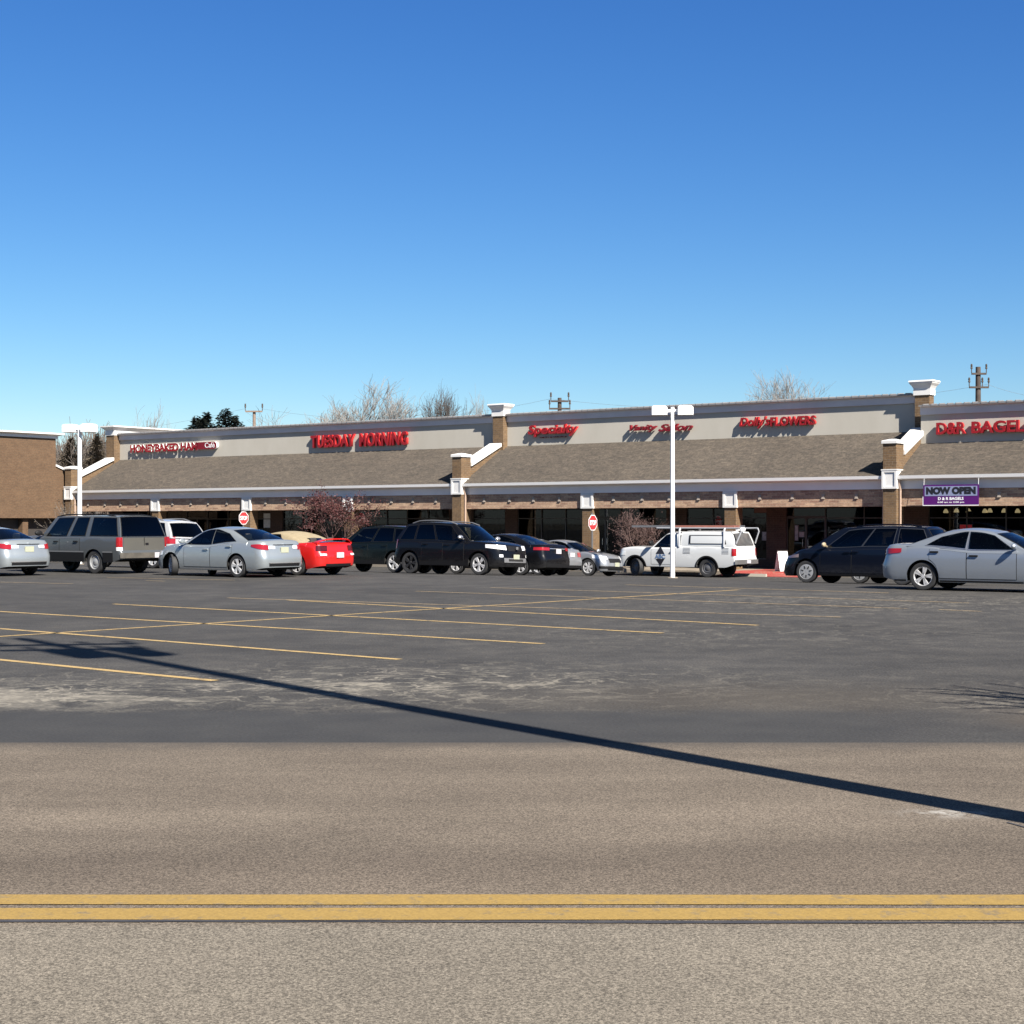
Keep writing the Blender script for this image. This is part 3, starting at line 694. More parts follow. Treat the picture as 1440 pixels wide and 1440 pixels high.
# ------------------------------------------------------------------ lettering
def text_obj(txt, extrude, shear=0, offset=0, space=1.0):
    cu = bpy.data.curves.new('lettering', 'FONT'); cu.body = txt; cu.extrude = extrude/2; cu.shear = shear; cu.offset = offset; cu.space_character = space; cu.resolution_u = 3
    ob = bpy.data.objects.new('lettering', cu); C.objects.link(ob)
    dg = bpy.context.evaluated_depsgraph_get(); dg.update()
    me = bpy.data.meshes.new_from_object(ob.evaluated_get(dg))
    bpy.data.objects.remove(ob); bpy.data.curves.remove(cu)
    return me
def fit_text(name, txt, box, depth, mats, parent, yfront, shear=0, offset=0, space=1.0, warp=None):
    """letters filling box (x0,x1,z0,z1), front face at local y = yfront, depth going back (+y)"""
    me = text_obj(txt, 1.0, shear, offset, space)
    xs = [v.co.x for v in me.vertices]; ys = [v.co.y for v in me.vertices]; zs = [v.co.z for v in me.vertices]
    ax, bx_, ay, by_ = min(xs), max(xs), min(ys), max(ys); az, bz = min(zs), max(zs)
    x0,x1,z0,z1 = box
    for v in me.vertices:
        u = (v.co.x-ax)/(bx_-ax); w = (v.co.y-ay)/(by_-ay); d = (v.co.z-az)/(bz-az)
        zz = lerp(z0,z1,w) + (warp(u) if warp else 0)
        v.co = (lerp(x0,x1,u), yfront+depth*(1-d), zz)
    me.update()
    for m in mats: me.materials.append(m)
    if len(mats) > 1:
        for p in me.polygons: p.material_index = 0 if abs(p.normal.y) > .9 else 1
    me.name = name
    o = bpy.data.objects.new(name, me); C.objects.link(o)
    if parent is not None: o.parent = parent
    return o
def pbox(xa, ya_top, ya_bot, xb, yb_top, yb_bot, t):
    """box from photo pixels: left edge column xa (top,bottom), right edge column xb"""
    s0, zt0 = wall(xa, ya_top, t); _, zb0 = wall(xa, ya_bot, t); s1, zt1 = wall(xb, yb_top, t); _, zb1 = wall(xb, yb_bot, t)
    return (s0, s1, (zb0+zb1)/2, (zt0+zt1)/2)
def wall_sign(label): return empty('wall_sign', O, RZ, label, 'sign', 'red letter signs on the cream sign band')
TF = -(UW-.21)
s1 = wall_sign('long thin red letters with a rounded red end capsule, leftmost sign on the sign band')
b = pbox(183,625.5,636,277.5,622,634,TF); fit_text('lettering', 'HONEYBAKED HAM', b, .05, [M['red_sign'],M['white_plain']], s1, UW-.20, offset=.05, space=.93)
b = pbox(276,622.5,632,304.5,620.5,631,TF); mb = MB()
c = (b[2]+b[3])/2; h = (b[3]-b[2])/2; n = 8; prof = [(b[0],c-h),(b[1]-h,c-h)] + [(b[1]-h+h*math.sin(a*math.pi/n), c-h*math.cos(a*math.pi/n)) for a in range(1,n)] + [(b[1]-h,c+h),(b[0],c+h)]
m_ = len(prof); vs = [(x,UW-.20,z) for x,z in prof]+[(x,UW-.02,z) for x,z in prof]
mb.add(vs, [tuple(range(m_))], 0); mb.add(vs, [(i,m_+i,m_+(i+1)%m_,(i+1)%m_) for i in range(m_)], 1); mb.build('sign_capsule', [M['dark_red_sign'],M['white_plain']], s1)
fit_text('lettering', 'Café', (lerp(b[0],b[1],.42), lerp(b[0],b[1],.90), c-h*.62, c+h*.80), .01, [M['white_plain']], s1, UW-.212)
s2 = wall_sign('large bold condensed red two word sign left of the middle pilaster')
fit_text('lettering', 'TUESDAY', pbox(436.5,613,630.5,498,609.5,627.5,TF), .16, [M['red_sign'],M['sunlit_red_return']], s2, UW-.22, offset=.035, space=1.08)
fit_text('lettering', 'MORNING', pbox(505,609.5,628,572,606,626,TF), .16, [M['red_sign'],M['sunlit_red_return']], s2, UW-.22, offset=.035, space=1.08)
s3 = wall_sign('red script sign with a thin tagline, right of the middle pilaster')
fit_text('lettering', 'Specialty', pbox(742,599,616,812,594.5,611.5,TF), .14, [M['red_sign'],M['sunlit_red_return']], s3, UW-.21, shear=.15, offset=.03)
b = pbox(757,614.5,616.2,795,612.5,614.2,TF); fit_text('tagline', 'GIFTS & SERVICE', b, .05, [M['dark_red_sign']], s3, UW-.1)
s4 = wall_sign('dark red slanted brush letter sign behind the lamp post')
fit_text('lettering', 'Vanity', pbox(885.5,597.5,609,924,596.5,606.5,TF), .14, [M['dark_red_sign'],M['dark_red_sign']], s4, UW-.24, shear=.45, offset=.025)
fit_text('lettering', 'Salon', pbox(925.5,596.5,607.5,973.5,595,604.5,TF), .14, [M['dark_red_sign'],M['dark_red_sign']], s4, UW-.24, shear=.45, offset=.025)
s5 = wall_sign("bright red sign with a script word and block letters FLOWERS")
fit_text('lettering', "Dolly's", pbox(1039.5,586.5,604,1082,585.5,601.5,TF), .15, [M['red_sign'],M['sunlit_red_return']], s5, UW-.22, shear=.2, offset=.025)
fit_text('lettering', 'FLOWERS', pbox(1083,586.5,599.5,1146.5,584,597.5,TF), .15, [M['red_sign'],M['sunlit_red_return']], s5, UW-.22, offset=.03)
TF2 = -(UW2-.22)
s6 = wall_sign('bold red letters on the lower sign band at the right edge')
fit_text('lettering', 'D&R', pbox(1316.5,594.5,611.5,1358,593,610,TF2), .15, [M['red_sign'],M['sunlit_red_return']], s6, UW2-.23, offset=.03)
fit_text('lettering', 'BAGELS', pbox(1366,592.5,609.5,1452,589.5,606.5,TF2), .15, [M['red_sign'],M['sunlit_red_return']], s6, UW2-.23, offset=.03)

# NOW OPEN banner
bn = empty('banner', O, RZ, 'purple and white NOW OPEN banner hung from the eave at the right', 'banner')
bx = pbox(1298.5,682.5,711.5,1376.5,680.5,710.5,.33); x0,x1,z0,z1 = bx; zm = lerp(z0,z1,.44)
mb = MB(); mb.box(x0,x1,-.335,-.315,z0,z1,1); mb.box(x0-.03,x0+.03,-.334,-.316,z0,zm,0); mb.box(x0,x1,-.3365,-.3352,z0,z0+.035,0)
mb.box(x0+.02,x1-.02,-.338,-.3352,zm,z1-.02,1); mb.box(x0+.06,x1-.06,-.341,-.3382,zm+.02,z1-.06,2); mb.box(x0+.02,x1-.02,-.338,-.3352,z0+.03,zm-.015,1)
mb.build('banner_cloth', [M['white_plain'], M['purple'], mat('shaded_white_vinyl', (.21,.235,.36), .5)], bn)  # bluish panel vinyl: shade over the white is put into its colour
fit_text('lettering', 'NOW OPEN', (x0+.12,x1-.12,zm+.08,z1-.09), .004, [M['black_plain']], bn, -.346, offset=.075)
fit_text('lettering', 'D & R BAGELS', (lerp(x0,x1,.27),lerp(x0,x1,.73),lerp(z0,zm,.60),lerp(z0,zm,.93)), .004, [M['white_plain']], bn, -.344, offset=.03)
fit_text('lettering', '6:00 am to 2:00 pm', (lerp(x0,x1,.26),lerp(x0,x1,.74),lerp(z0,zm,.24),lerp(z0,zm,.46)), .004, [M['white_plain']], bn, -.344, offset=.02)
mb = MB()
for x in (x0+.02,x1-.02): mb.tube([(x,-.325,z1-.01),(x,-.29,EAVEZ-.06)], .008, 5)
mb.build('cord', M['white_plain'], bn)

# pendant lamps glowing inside the bagel shop
pend = None
PY = 4.6
for i, (px, py) in enumerate([(1297,718.5),(1330,718.8),(1345,718),(1362,718.2),(1385,718.5),(1392,718),(1412,718.2),(1431,718.5)]):
    s, z = wall(px, py, -PY)
    if pend is None:
        pend = empty('pendant_lamp', (0,0,0), RZ, 'small glowing amber pendant lamp inside the bagel shop window', 'lamp', 'pendant lamps in the bagel shop')
        mb = MB(); mb.lathe_z([(.02,.10),(.05,.085),(.10,.0),(.115,-.07),(.10,-.08),(.02,-.06)], 14); mb.build('lamp_shade', M['amber_glow'], pend, 40)
        mb = MB(); mb.tube([(0,0,.09),(0,0,2.88-z)], .01, 5); mb.build('cord', M['black_plain'], pend)
        p = pend
    else: p = copy_tree(pend)
    w = O + E*s - N*PY; p.location = (w.x, w.y, z)
# red hanging panel and a few notices on shop glass
def notice(name, label, cat, px0, px1, py0, py1, m, t=-(SY-.03), group=None):
    s0, zt = wall(px0, py0, t); s1, zb = wall(px1, py1, t)
    o = empty(name, O + E*((s0+s1)/2) - N*(SY-.03) + Vector((0,0,zb)), RZ, label, cat, group)
    w = (s1-s0)/2; h = zt-zb
    mb = MB(); mb.box(-w,w,-.012,.012,0,h); mb.build('panel', m, o)
    mb = MB(); e = .02
    for a in ((-w-e,w+e,-.018,.018,-e,0),(-w-e,w+e,-.018,.018,h,h+e),(-w-e,-w,-.018,.018,0,h),(w,w+e,-.018,.018,0,h)): mb.box(*a)
    mb.build('frame', M['dark_frame'], o); return o
grey_paper = noisy('grey_poster', (.16,.17,.20), (.34,.34,.36), 6, .6); pale_paper = noisy('pale_poster', (.42,.44,.46), (.55,.56,.58), 6, .6)
notice('shop_panel', 'small bright red panel in the bagel shop window above the silver sedan roof', 'sign', 1350,1367,738,745, mat('red_panel', (.6,.02,.03), .5))
notice('window_poster', 'grey framed poster on the flower shop door glass', 'poster', 1072,1083,748,760, grey_paper)
notice('window_poster', 'small pale notice beside the grey framed poster on the flower shop door', 'poster', 1086,1091.5,749,758, pale_paper)
notice('window_poster', 'tall narrow grey notice on the flower shop window', 'poster', 1118,1122.5,739,760, grey_paper)
notice('window_poster', 'small square notice right of the tall narrow notice', 'poster', 1124,1131,748,755, grey_paper)
notice('window_poster', 'pale striped notice on the shop window left of the bare red tree', 'poster', 371,386,722,742, pale_paper)
notice('shop_panel', 'dim brown lintel panel hanging over the flower shop door', 'sign', 1061,1078,714,721, noisy('brown_panel',(.12,.06,.045),(.16,.08,.06),4,.7))

# ------------------------------------------------------------------ street furniture
def lamp_post(px, Y, ytop, label, rz, hw=.088):
    x = pix(px, Y); z0 = gz(x, Y); zt = aty(ytop, Y)
    o = empty('lamp_post', (x, Y, z0), rz, label, 'street lamp', 'white parking lot lamp posts'); H = zt-z0
    mb = MB(); mb.lathe_z([(hw*1.05,0),(hw,.4),(hw*.86,H-.5),(hw*.80,H+.02),(.001,H+.03)], 16); mb.build('pole', M['steel_white'], o, 40)
    mb = MB(); mb.lathe_z([(.001,-.2),(.20,-.2),(.20,.02),(.19,.03),(.001,.03)], 20); mb.build('footing', conc, o, 40)
    for sgn in (-1,1):
        mb = MB(); a, b = (.19,.77) if sgn > 0 else (-.77,-.19)
        mb.cbox(a,b,-.25,.25,H-.27,H+.04,.03); mb.frustum(a+.02,b-.02,-.25,.25,H+.039,a+.1,b-.1,-.18,.18,H+.08)
        mb.box(min(0,sgn*.2),max(0,sgn*.2),-.04,.04,H-.16,H-.06)
        h = mb.build('lamp_head', M['steel_white'], o)
        mb = MB(); mb.box(a+.06,b-.06,-.21,.21,H-.282,H-.271); mb.build('lens', mat('lamp_lens', (.55,.55,.52), .3), h)
    return o
lamp_post(945.7, 58.0, 573.5, 'white twin head lamp post standing in front of the white pickup', R(-8))
lamp_post(112.0, 68.0, 599.0, 'white twin head lamp post behind the grey van-like suv by the brick building', R(-20), .105)

def octagon(r): return [(r*math.cos(R(22.5+45*k)), r*math.sin(R(22.5+45*k))) for k in range(8)]
def stop_sign(px, py, Y, label, size=.375, rz=None):
    x = pix(px, Y); zc = aty(py, Y); z0 = SWZ
    o = empty('stop_sign', (x, Y, z0), (RZ+R(90)) if rz is None else rz, label, 'stop sign', 'stop signs along the arcade kerb')   # local -y faces along E
    mb = MB(); mb.box(-.03,.03,0,.05,0,zc-z0+.45); mb.build('post', M['galv'], o)
    h = zc-z0; mb = MB()
    def ring(r, y): return [(a, y, h+b) for a, b in octagon(r)]
    vs = ring(size,-.004)+ring(size,-.012); mb.add(vs, [tuple(range(15,7,-1)),tuple(range(8))]+[(i,(i+1)%8,8+(i+1)%8,8+i) for i in range(8)], 0)
    mb.add(ring(size*.92,-.0145), [tuple(range(7,-1,-1))], 1)
    p = mb.build('sign_panel', [M['white_plain'], mat('stop_red', (.60,.03,.035), .45)], o)
    fit_text('lettering', 'STOP', (-size*.68,size*.68,h-size*.30,h+size*.30), .002, [M['white_plain']], p, -.018, offset=.03)
    return o
stop_sign(833.5, 735, 70.5, 'red octagonal STOP sign beside the brick column right of the black cars')
stop_sign(342.5, 728.5, 85.2, 'red STOP sign above the silver sedan roof at the left')
ws = None
for i, (px, Y, lab) in enumerate(((1055,65.6,'pale concrete wheel stop right of the pickup tail'),(962,67.6,'pale concrete wheel stop seen beneath the middle of the pickup'),(921,68.4,'pale concrete wheel stop seen beneath the pickup front'))):
    x = pix(px,Y)
    if ws is None:
        ws = empty('wheel_stop', (x,Y,gz(x,Y)), RZ, lab, 'wheel stop', 'concrete wheel stops')
        mb = MB(); mb.extr_x([(-.08,-.02),(-.055,.12),(.055,.12),(.08,-.02)], -.75, .75); mb.build('block', mat('pale_concrete', (.34,.31,.26), .9), ws)
        mb = MB()
        for u in (-.5,.5): mb.tube([(u,0,.11),(u,0,.135)], .02, 8)
        mb.build('bolt', M['galv'], ws)
    else:
        w = copy_tree(ws); w.location = (x,Y,gz(x,Y)); w['label'] = lab
# parking emblem roundel on the column behind the red tree
s, z = wall(491,712.5,.1); em = empty('round_sign', O+E*s+N*.09+Vector((0,0,z)), RZ, 'small round black and white sign on the column behind the reddish tree', 'sign')
mb = MB()
vs = [(.27*math.cos(a*math.pi/12), -.0, .27*math.sin(a*math.pi/12)) for a in range(24)]; mb.add(vs+[(a,.02,c) for a,_,c in vs], [tuple(range(24)),tuple(range(47,23,-1))]+[(i,24+i,24+(i+1)%24,(i+1)%24) for i in range(24)], 0)
mb.build('disc', M['white_plain'], em)
mb = MB(); mb.box(-.16,.12,-.006,-.0005,-.10,.13,0); mb.build('emblem', M['black_plain'], em)
# white A-frame board by the flower shop
s, z = wall(1100,797,.9); w = O+E*s+N*.9
ab = empty('sandwich_board', (w.x,w.y,SWZ), RZ+R(58), 'white sandwich board standing on the red pavement by the navy minivan', 'sign board')
mb = MB()
for sg in (-1,1):
    M_ = Matrix.Rotation(sg*R(14),4,'X'); t = MB(); t.box(-.24,.24,-.012,.012,-.90,0); t.xform(Matrix.Translation((0,sg*.0-.0,.88))@M_); mb.add(t.v,t.f)
mb.build('board', M['white_plain'], ab)
mb = MB(); mb.box(-.25,.25,-.03,.03,.855,.90); mb.build('hinge', M['dark_frame'], ab)

# ------------------------------------------------------------------ utility poles beyond the roof
def utility_pole(px, Y, ytop, label, arms, m, rad=.14, rz=0, group='utility poles beyond the roof'):
    x = pix(px, Y); o = empty('utility_pole', (x, Y, LOTZ), rz, label, 'utility pole', group); H = aty(ytop,Y)-LOTZ
    mb = MB(); mb.lathe_z([(rad*1.25,-.3),(rad*1.1,3),(rad*.8,H),(.001,H+.01)], 12); mb.build('pole', m, o, 40)
    for ya, half, pins in arms:
        z = aty(ya,Y)-LOTZ
        mb = MB(); mb.box(-half,half,-.24,-.12,z-.06,z+.06)
        a = mb.build('crossarm', m, o)
        for u in pins:
            mb = MB(); mb.lathe_z([(.03,z+.06),(.03,z+.3),(.07,z+.32),(.075,z+.40),(.045,z+.44),(.07,z+.48),(.05,z+.62),(.001,z+.63)], 8)
            mb.xform(Matrix.Translation((u*half,-.18,0))); mb.build('insulator', M['wood_pole'], a, 40)
    return o
utility_pole(787,110,559.5,'brown utility pole with one crossarm beyond the roof near the middle pilaster',[(564.5,.62,(-1,1)),(575,.75,(-.95,.95))],M['wood_pole'],.17)
utility_pole(1375.5,100,516,'brown utility pole with two crossarms at the right edge',[(526,.47,(-1,1)),(545,.62,(-1,.35,1))],M['wood_pole'],.20)
utility_pole(357.5,125,577.5,'pale utility pole with thin arm beyond the roof left of the big bare tree',[(578.8,.68,(-1,1))],M['pale_pole'],.15)
mb = MB()
P1 = Vector((pix(369,125),124.8,aty(575,125))); P2 = Vector((pix(774.5,110),109.8,aty(561,110))); P3 = Vector((pix(1387,100),99.8,aty(541,100))); P4 = Vector((40,96,aty(541,100))); P0 = Vector((pix(345,125),124.8,aty(575,125))); PL = Vector((-52,135,9))
for a, b in ((P1,P2),(P2,P3),(P3,P4),(P0,PL)):
    mb.tube([a.lerp(b,t/14)-Vector((0,0,1.1*4*(t/14)*(1-t/14))) for t in range(15)], .007, 4)
tag(mb.build('power_line', M['galv']), 'thin sagging power line strung between the poles beyond the roof', 'power line')

# street pole outside the frame on the right: its long shadow crosses the lot
bp = empty('utility_pole', (4.3,6.35,0), 0, 'tall wooden street pole outside the frame whose long shadow crosses the lot', 'utility pole')
Hh = 14.6
mb = MB(); mb.lathe_z([(.15,-.2),(.14,4),(.125,9),(.11,Hh),(.001,Hh+.01)], 14); mb.build('pole', M['wood_pole'], bp, 40)
for z, half in ((13.6,1.25),(12.9,1.0)):
    mb = MB(); mb.box(-half,half,-.2,-.08,z-.07,z+.07); a = mb.build('crossarm', M['wood_pole'], bp)
    for u in (-1,-.45,.5,1):
        mb = MB(); mb.lathe_z([(.03,z+.06),(.03,z+.2),(.07,z+.24),(.07,z+.42),(.001,z+.43)], 8); mb.xform(Matrix.Translation((u*half,-.14,0))); mb.build('insulator', M['galv'], a, 40)
cot = 1/math.tan(SUN_EL); hx_, hy_ = -math.sin(SUN_AZ), -math.cos(SUN_AZ)
tx, ty_ = -7.0-hx_*Hh*cot-4.3, 21.8-hy_*Hh*cot-6.35                          # where its top must stand for the shadow tip
bp.rotation_euler = (-math.atan2(ty_, Hh), math.atan2(tx, Hh), 0)
for ax, z in ((-.42,12.2),(.45,12.3)):
    mb = MB(); mb.lathe_z([(.001,z-.5),(.25,z-.5),(.26,z+.4),(.2,z+.47),(.001,z+.5)], 14); mb.tube([(0,0,z+.5),(0,0,z+.7)], .05, 8); mb.xform(Matrix.Translation((ax,.12,0))); mb.build('transformer', M['galv'], bp, 40)

# ------------------------------------------------------------------ trees
def branch_tree(mb, base, H, spread, seed, r0, levels=5, trunk_frac=.25, upright=.55, nkids=(3,4), tips=None, stems=1, thin=1.0, minr=.012):
    rnd = random.Random(seed)
    def grow(p, d, L, r, lev):
        n = 4 if lev < 2 else 3
        pts = [p.copy()]; rad = [r]; q = p.copy(); dd = d.copy()
        for i in range(n):
            dd = (dd + Vector((rnd.uniform(-1,1), rnd.uniform(-1,1), rnd.uniform(-.5,.9)))*(.13 + .05*lev)).normalized()
            q = q + dd*(L/n); pts.append(q.copy()); rad.append(max(minr*.6, r*(1-.55*(i+1)/n)))
        mb.tube(pts, rad, 6 if lev < 1 else (4 if lev < 3 else 3), 0, False)
        if lev >= levels:
            if tips is not None: tips.append((q.copy(), dd.copy())); tips.append((pts[len(pts)//2].copy(), dd.copy()))
            return
        k = rnd.randint(*nkids)
        for j in range(k):
            t = 1.0 if j == 0 else rnd.uniform(.35, 1.0)
            i = min(n-1, int(t*n)); f = t*n-i; bp_ = pts[i].lerp(pts[i+1], f)
            ang = rnd.uniform(.3,.85)*(spread if j else .5*spread); az = rnd.uniform(0, 2*math.pi)
            side = dd.orthogonal().normalized(); side = Matrix.Rotation(az, 3, dd) @ side
            nd = (dd*math.cos(ang) + side*math.sin(ang)); nd = (nd + Vector((0,0,upright*.35))).normalized()
            grow(bp_, nd, L*rnd.uniform(.62,.86)*(1.0 if j else 1.05), max(minr, r*rnd.uniform(.42,.62)*thin), lev+1)
    b = Vector(base)
    for k in range(stems):
        a = 2*math.pi*k/max(1,stems)+rnd.uniform(0,1); d = Vector((math.cos(a)*.35*(stems>1), math.sin(a)*.35*(stems>1), 1)).normalized()
        grow(b, d, H*trunk_frac*rnd.uniform(.9,1.1), r0, 0)
def fitH(mb, H, base):                                                        # rescale a grown tree to the height wanted
    zz_ = sorted(v[2] for v in mb.v); zmax = zz_[int(len(zz_)*.9985)]-base[2]; k = H/zmax; return Matrix.Translation(base) @ Matrix.Scale(k,4) @ Matrix.Translation(-Vector(base)), k
def bare_tree(px, Y, ytop, seed, label, m, spread=1.0, r0=.16, levels=5, group='bare trees beyond the roof', wide=1.0, z0=LOTZ, x=None, trunk=.25, upright=.55, minr=.015, nk=(3,4)):
    X = pix(px, Y) if x is None else x; H = (aty(ytop, Y) if x is None else ytop) - z0
    o = empty('bare_tree', (X, Y, z0), 0, label, 'tree', group)
    mb = MB(); branch_tree(mb, (0,0,0), H, spread, seed, r0, levels, trunk, upright, minr=minr, nkids=nk)
    Mx, k = fitH(mb, H, (0,0,0)); mb.xform(Matrix.Diagonal((wide,wide,1,1)) @ Mx)
    # trunk and main limbs apart from the fine crown
    nv = len(mb.v); trunkmb, crown = MB(), MB()
    lim = .055
    seen = 0; cut = None
    # faces come in tube order, so the first tube (6 sided) is the trunk
    trunk_faces = 6*4
    used = sorted({i for f in mb.f[:trunk_faces] for i in f}); idx = {a:i for i,a in enumerate(used)}
    trunkmb.v = [mb.v[a] for a in used]; trunkmb.f = [[idx[a] for a in f] for f in mb.f[:trunk_faces]]; trunkmb.m = [0]*len(trunkmb.f)
    rest = mb.f[trunk_faces:]; used = sorted({i for f in rest for i in f}); idx = {a:i for i,a in enumerate(used)}
    crown.v = [mb.v[a] for a in used]; crown.f = [[idx[a] for a in f] for f in rest]; crown.m = [0]*len(crown.f)
    trunkmb.build('trunk', m, o, 60); crown.build('crown', m, o, 60)
    return o
bare_tree(521,118,545,3,'large pale bare tree beyond the roof above the bold two word red sign',M['pale_bark'],1.0,.18,6,wide=1.2,minr=.010,nk=(3,5))
bare_tree(614,120,546,11,'dark narrow bare tree beyond the roof left of the middle pilaster',M['dark_bark'],.8,.15,6,wide=.68,minr=.013)
bare_tree(682,125,553,17,'thin faint bare tree just behind the middle pilaster',M['pale_bark'],.7,.10,5,wide=.6,minr=.014)
bare_tree(1110,115,523,37,'pale bare tree with sparse twigs beyond the roof above the flower shop',M['pale_bark'],1.0,.13,6,wide=1.0,minr=.010,nk=(3,5))
bare_tree(205,140,573,29,'hazy bare tree beyond the white end cornice, left of its pair',M['pale_bark'],.8,.10,5,wide=.8,minr=.013)
bare_tree(238,140,571,31,'hazy bare tree beyond the roof, right of its pair and left of the firs',M['pale_bark'],.8,.10,5,wide=.7,minr=.013)
# wood between the two buildings
WL = [('thin grey bare tree touching the brick building cornice',84,150,607,41,.8),('tall grey bare tree behind the lamp post',103,160,602,43,.9),('grey bare tree just right of the lamp post',121,150,605,47,.9),
      ('bushy bare tree between lamp post and white end cornice',137,158,598,53,1.0),('tallest pale bare tree beside the white end cornice',150,150,593,59,1.0),('bare tree half hidden by the corner pilaster',164,160,600,61,1.0)]
for lab, px, Y, yt, sd, w in WL: bare_tree(px, Y, yt, sd, lab, M['bark'], .8, .14, 5, group='bare trees between the two buildings', wide=w, minr=.030, upright=.7)
# undergrowth wood behind them, one mass
mb = MB(); rnd = random.Random(77)
for i in range(5200):
    Y = rnd.uniform(158,176); px = rnd.uniform(60,172); x = pix(px,Y); top = aty(rnd.uniform(606,632),Y)*(.75+.25*rnd.random())
    z = rnd.uniform(LOTZ,top-.8); L = rnd.uniform(.8,2.2); d = Vector((rnd.uniform(-.7,.7),rnd.uniform(-.7,.7),1)).normalized()
    mb.tube([(x,Y,z),tuple(Vector((x,Y,z))+d*L)], [.045,.012], 3, 0, False)
tag(mb.build('distant_thicket', noisy('thicket_brown',(.075,.056,.046),(.11,.084,.068),.4,.95)), 'brown leafless thicket filling the gap between the buildings', 'thicket', kind='stuff')

def fir(px, Y, ytop, label, m, seed, width=2.0, z0=LOTZ, group='dark firs beyond the roof', n=1500, droop=.35):
    X = pix(px,Y); H = aty(ytop,Y)-z0; o = empty('fir_tree', (X,Y,z0), 0, label, 'tree', group); rnd = random.Random(seed)
    mb = MB(); mb.tube([(0,0,0),(0,0,H*.5),(0,0,H)], [.2,.12,.02], 7); mb.build('trunk', M['dark_bark'], o, 50)
    mb = MB()
    levels = int(H*.5/.10)
    for lv in range(levels):
        zz = H*(.5+.5*lv/levels); rr = min(width*.8,(H-zz)*width*.30)+.05
        for k in range(rnd.randint(5,8)):
            a = rnd.uniform(0,2*math.pi); L = rr*rnd.uniform(.4,1.35); c, s_ = math.cos(a), math.sin(a)
            m_ = 5 + int(L*7)
            for j in range(m_):
                t = (j+rnd.random())/m_; p = Vector((c*L*t, s_*L*t, zz + rnd.uniform(-.15,.15) + .25*t - droop*L*t*t + rnd.uniform(-.08,.12)))
                w = .11*(1.15-t)+.05
                d1 = Vector((c,s_,-.2)).normalized()*rnd.uniform(.14,.28); d2 = Vector((-s_+rnd.uniform(-.5,.5),c+rnd.uniform(-.5,.5),rnd.uniform(-.5,.3))).normalized()*w
                mb.add([p-d2,p+d1*.2-Vector((0,0,.06)),p+d2,p+d1],[(0,1,2,3)])
    mb.build('crown', m, o); return o
fir(284,118,591,'short dark fir top showing over the roof, second from the left in the fir group',M['needles'],5,2.8)
fir(291,121,583,'dark fir with a pointed top in the fir group beyond the roof',M['needles'],6,2.6)
fir(318,119,578,'tallest dark fir with spreading boughs in the fir group beyond the roof',M['needles'],8,3.3)
fir(331,120,588,'low ragged fir leaning out at the right end of the fir group',M['needles'],9,3.0)
fir(275,119,590,'low wide fir at the left end of the fir group',M['needles'],10,3.0)
fir(100,150,617,'olive brown conifer left of the lamp post between the buildings',M['brown_needles'],12,2.0,group='conifers between the two buildings')
fir(136,146,613,'olive brown conifer right of the lamp post between the buildings',M['brown_needles'],13,1.7,group='conifers between the two buildings')

def fruit_tree(px, Y, ytop, label, seed, bark, leafm, wide, H=None, stems=3, per=9, leaf=.055, levels=4, bark_tw=None, spread=1.15, r0=.06):
    X = pix(px,Y); z0 = SWZ-.1; Ht = aty(ytop,Y)-z0
    o = empty('ornamental_tree', (X,Y,z0), 0, label, 'tree', 'small ornamental trees in front of the arcade'); tips = []
    mb = MB(); branch_tree(mb,(0,0,0),Ht,spread,seed,r0,levels,.30,.25,(3,4),tips,stems,minr=.010)
    Mx, k = fitH(mb,Ht,(0,0,0)); Mx = Matrix.Diagonal((wide,wide,1,1)) @ Mx; mb.xform(Mx); mb.build('trunk', bark, o, 60)
    cr = MB(); rnd = random.Random(seed+1)
    for p, d in tips:
        p = Mx @ p
        for j in range(per):
            q = p + Vector((rnd.gauss(0,.13),rnd.gauss(0,.13),rnd.gauss(0,.10))); s_ = leaf*rnd.uniform(.5,1.2)
            a = Vector((rnd.uniform(-1,1),rnd.uniform(-1,1),rnd.uniform(-1,1))).normalized()*s_; b_ = a.orthogonal().normalized()*s_*.8
            cr.add([q-a,q-b_,q+a,q+b_],[(0,1,2,3)])
    cr.build('crown', leafm, o)
    return o
fruit_tree(466,80.5,688,'bushy small tree with dull red fruit behind the red convertible',5,M['red_twig'],M['fruit'],1.25,per=5,leaf=.05)
fruit_tree(898,70.0,717,'pinkish bare small tree behind the white pickup cab',9,M['pink_twig'],M['red_twig'],1.15,per=2,leaf=.035,levels=4,r0=.05)
fruit_tree(93,88.0,697,'tiny sparse tree at the foot of the brown brick building',15,M['bark'],M['brown_needles'],1.0,per=1,leaf=.04,levels=3,r0=.04)
for px, Y, w in ((466,80.5,1.6),(898,70,1.5)):
    pass
# street tree outside the frame on the right: only its branch shadows reach the picture
bare_tree(None,9.5,6.9,71,'bare street tree outside the frame whose branch shadows reach the lot',M['dark_bark'],1.1,.11,5,group=None,wide=1.1,z0=0,x=10.25,minr=.026,trunk=.26,nk=(3,5))
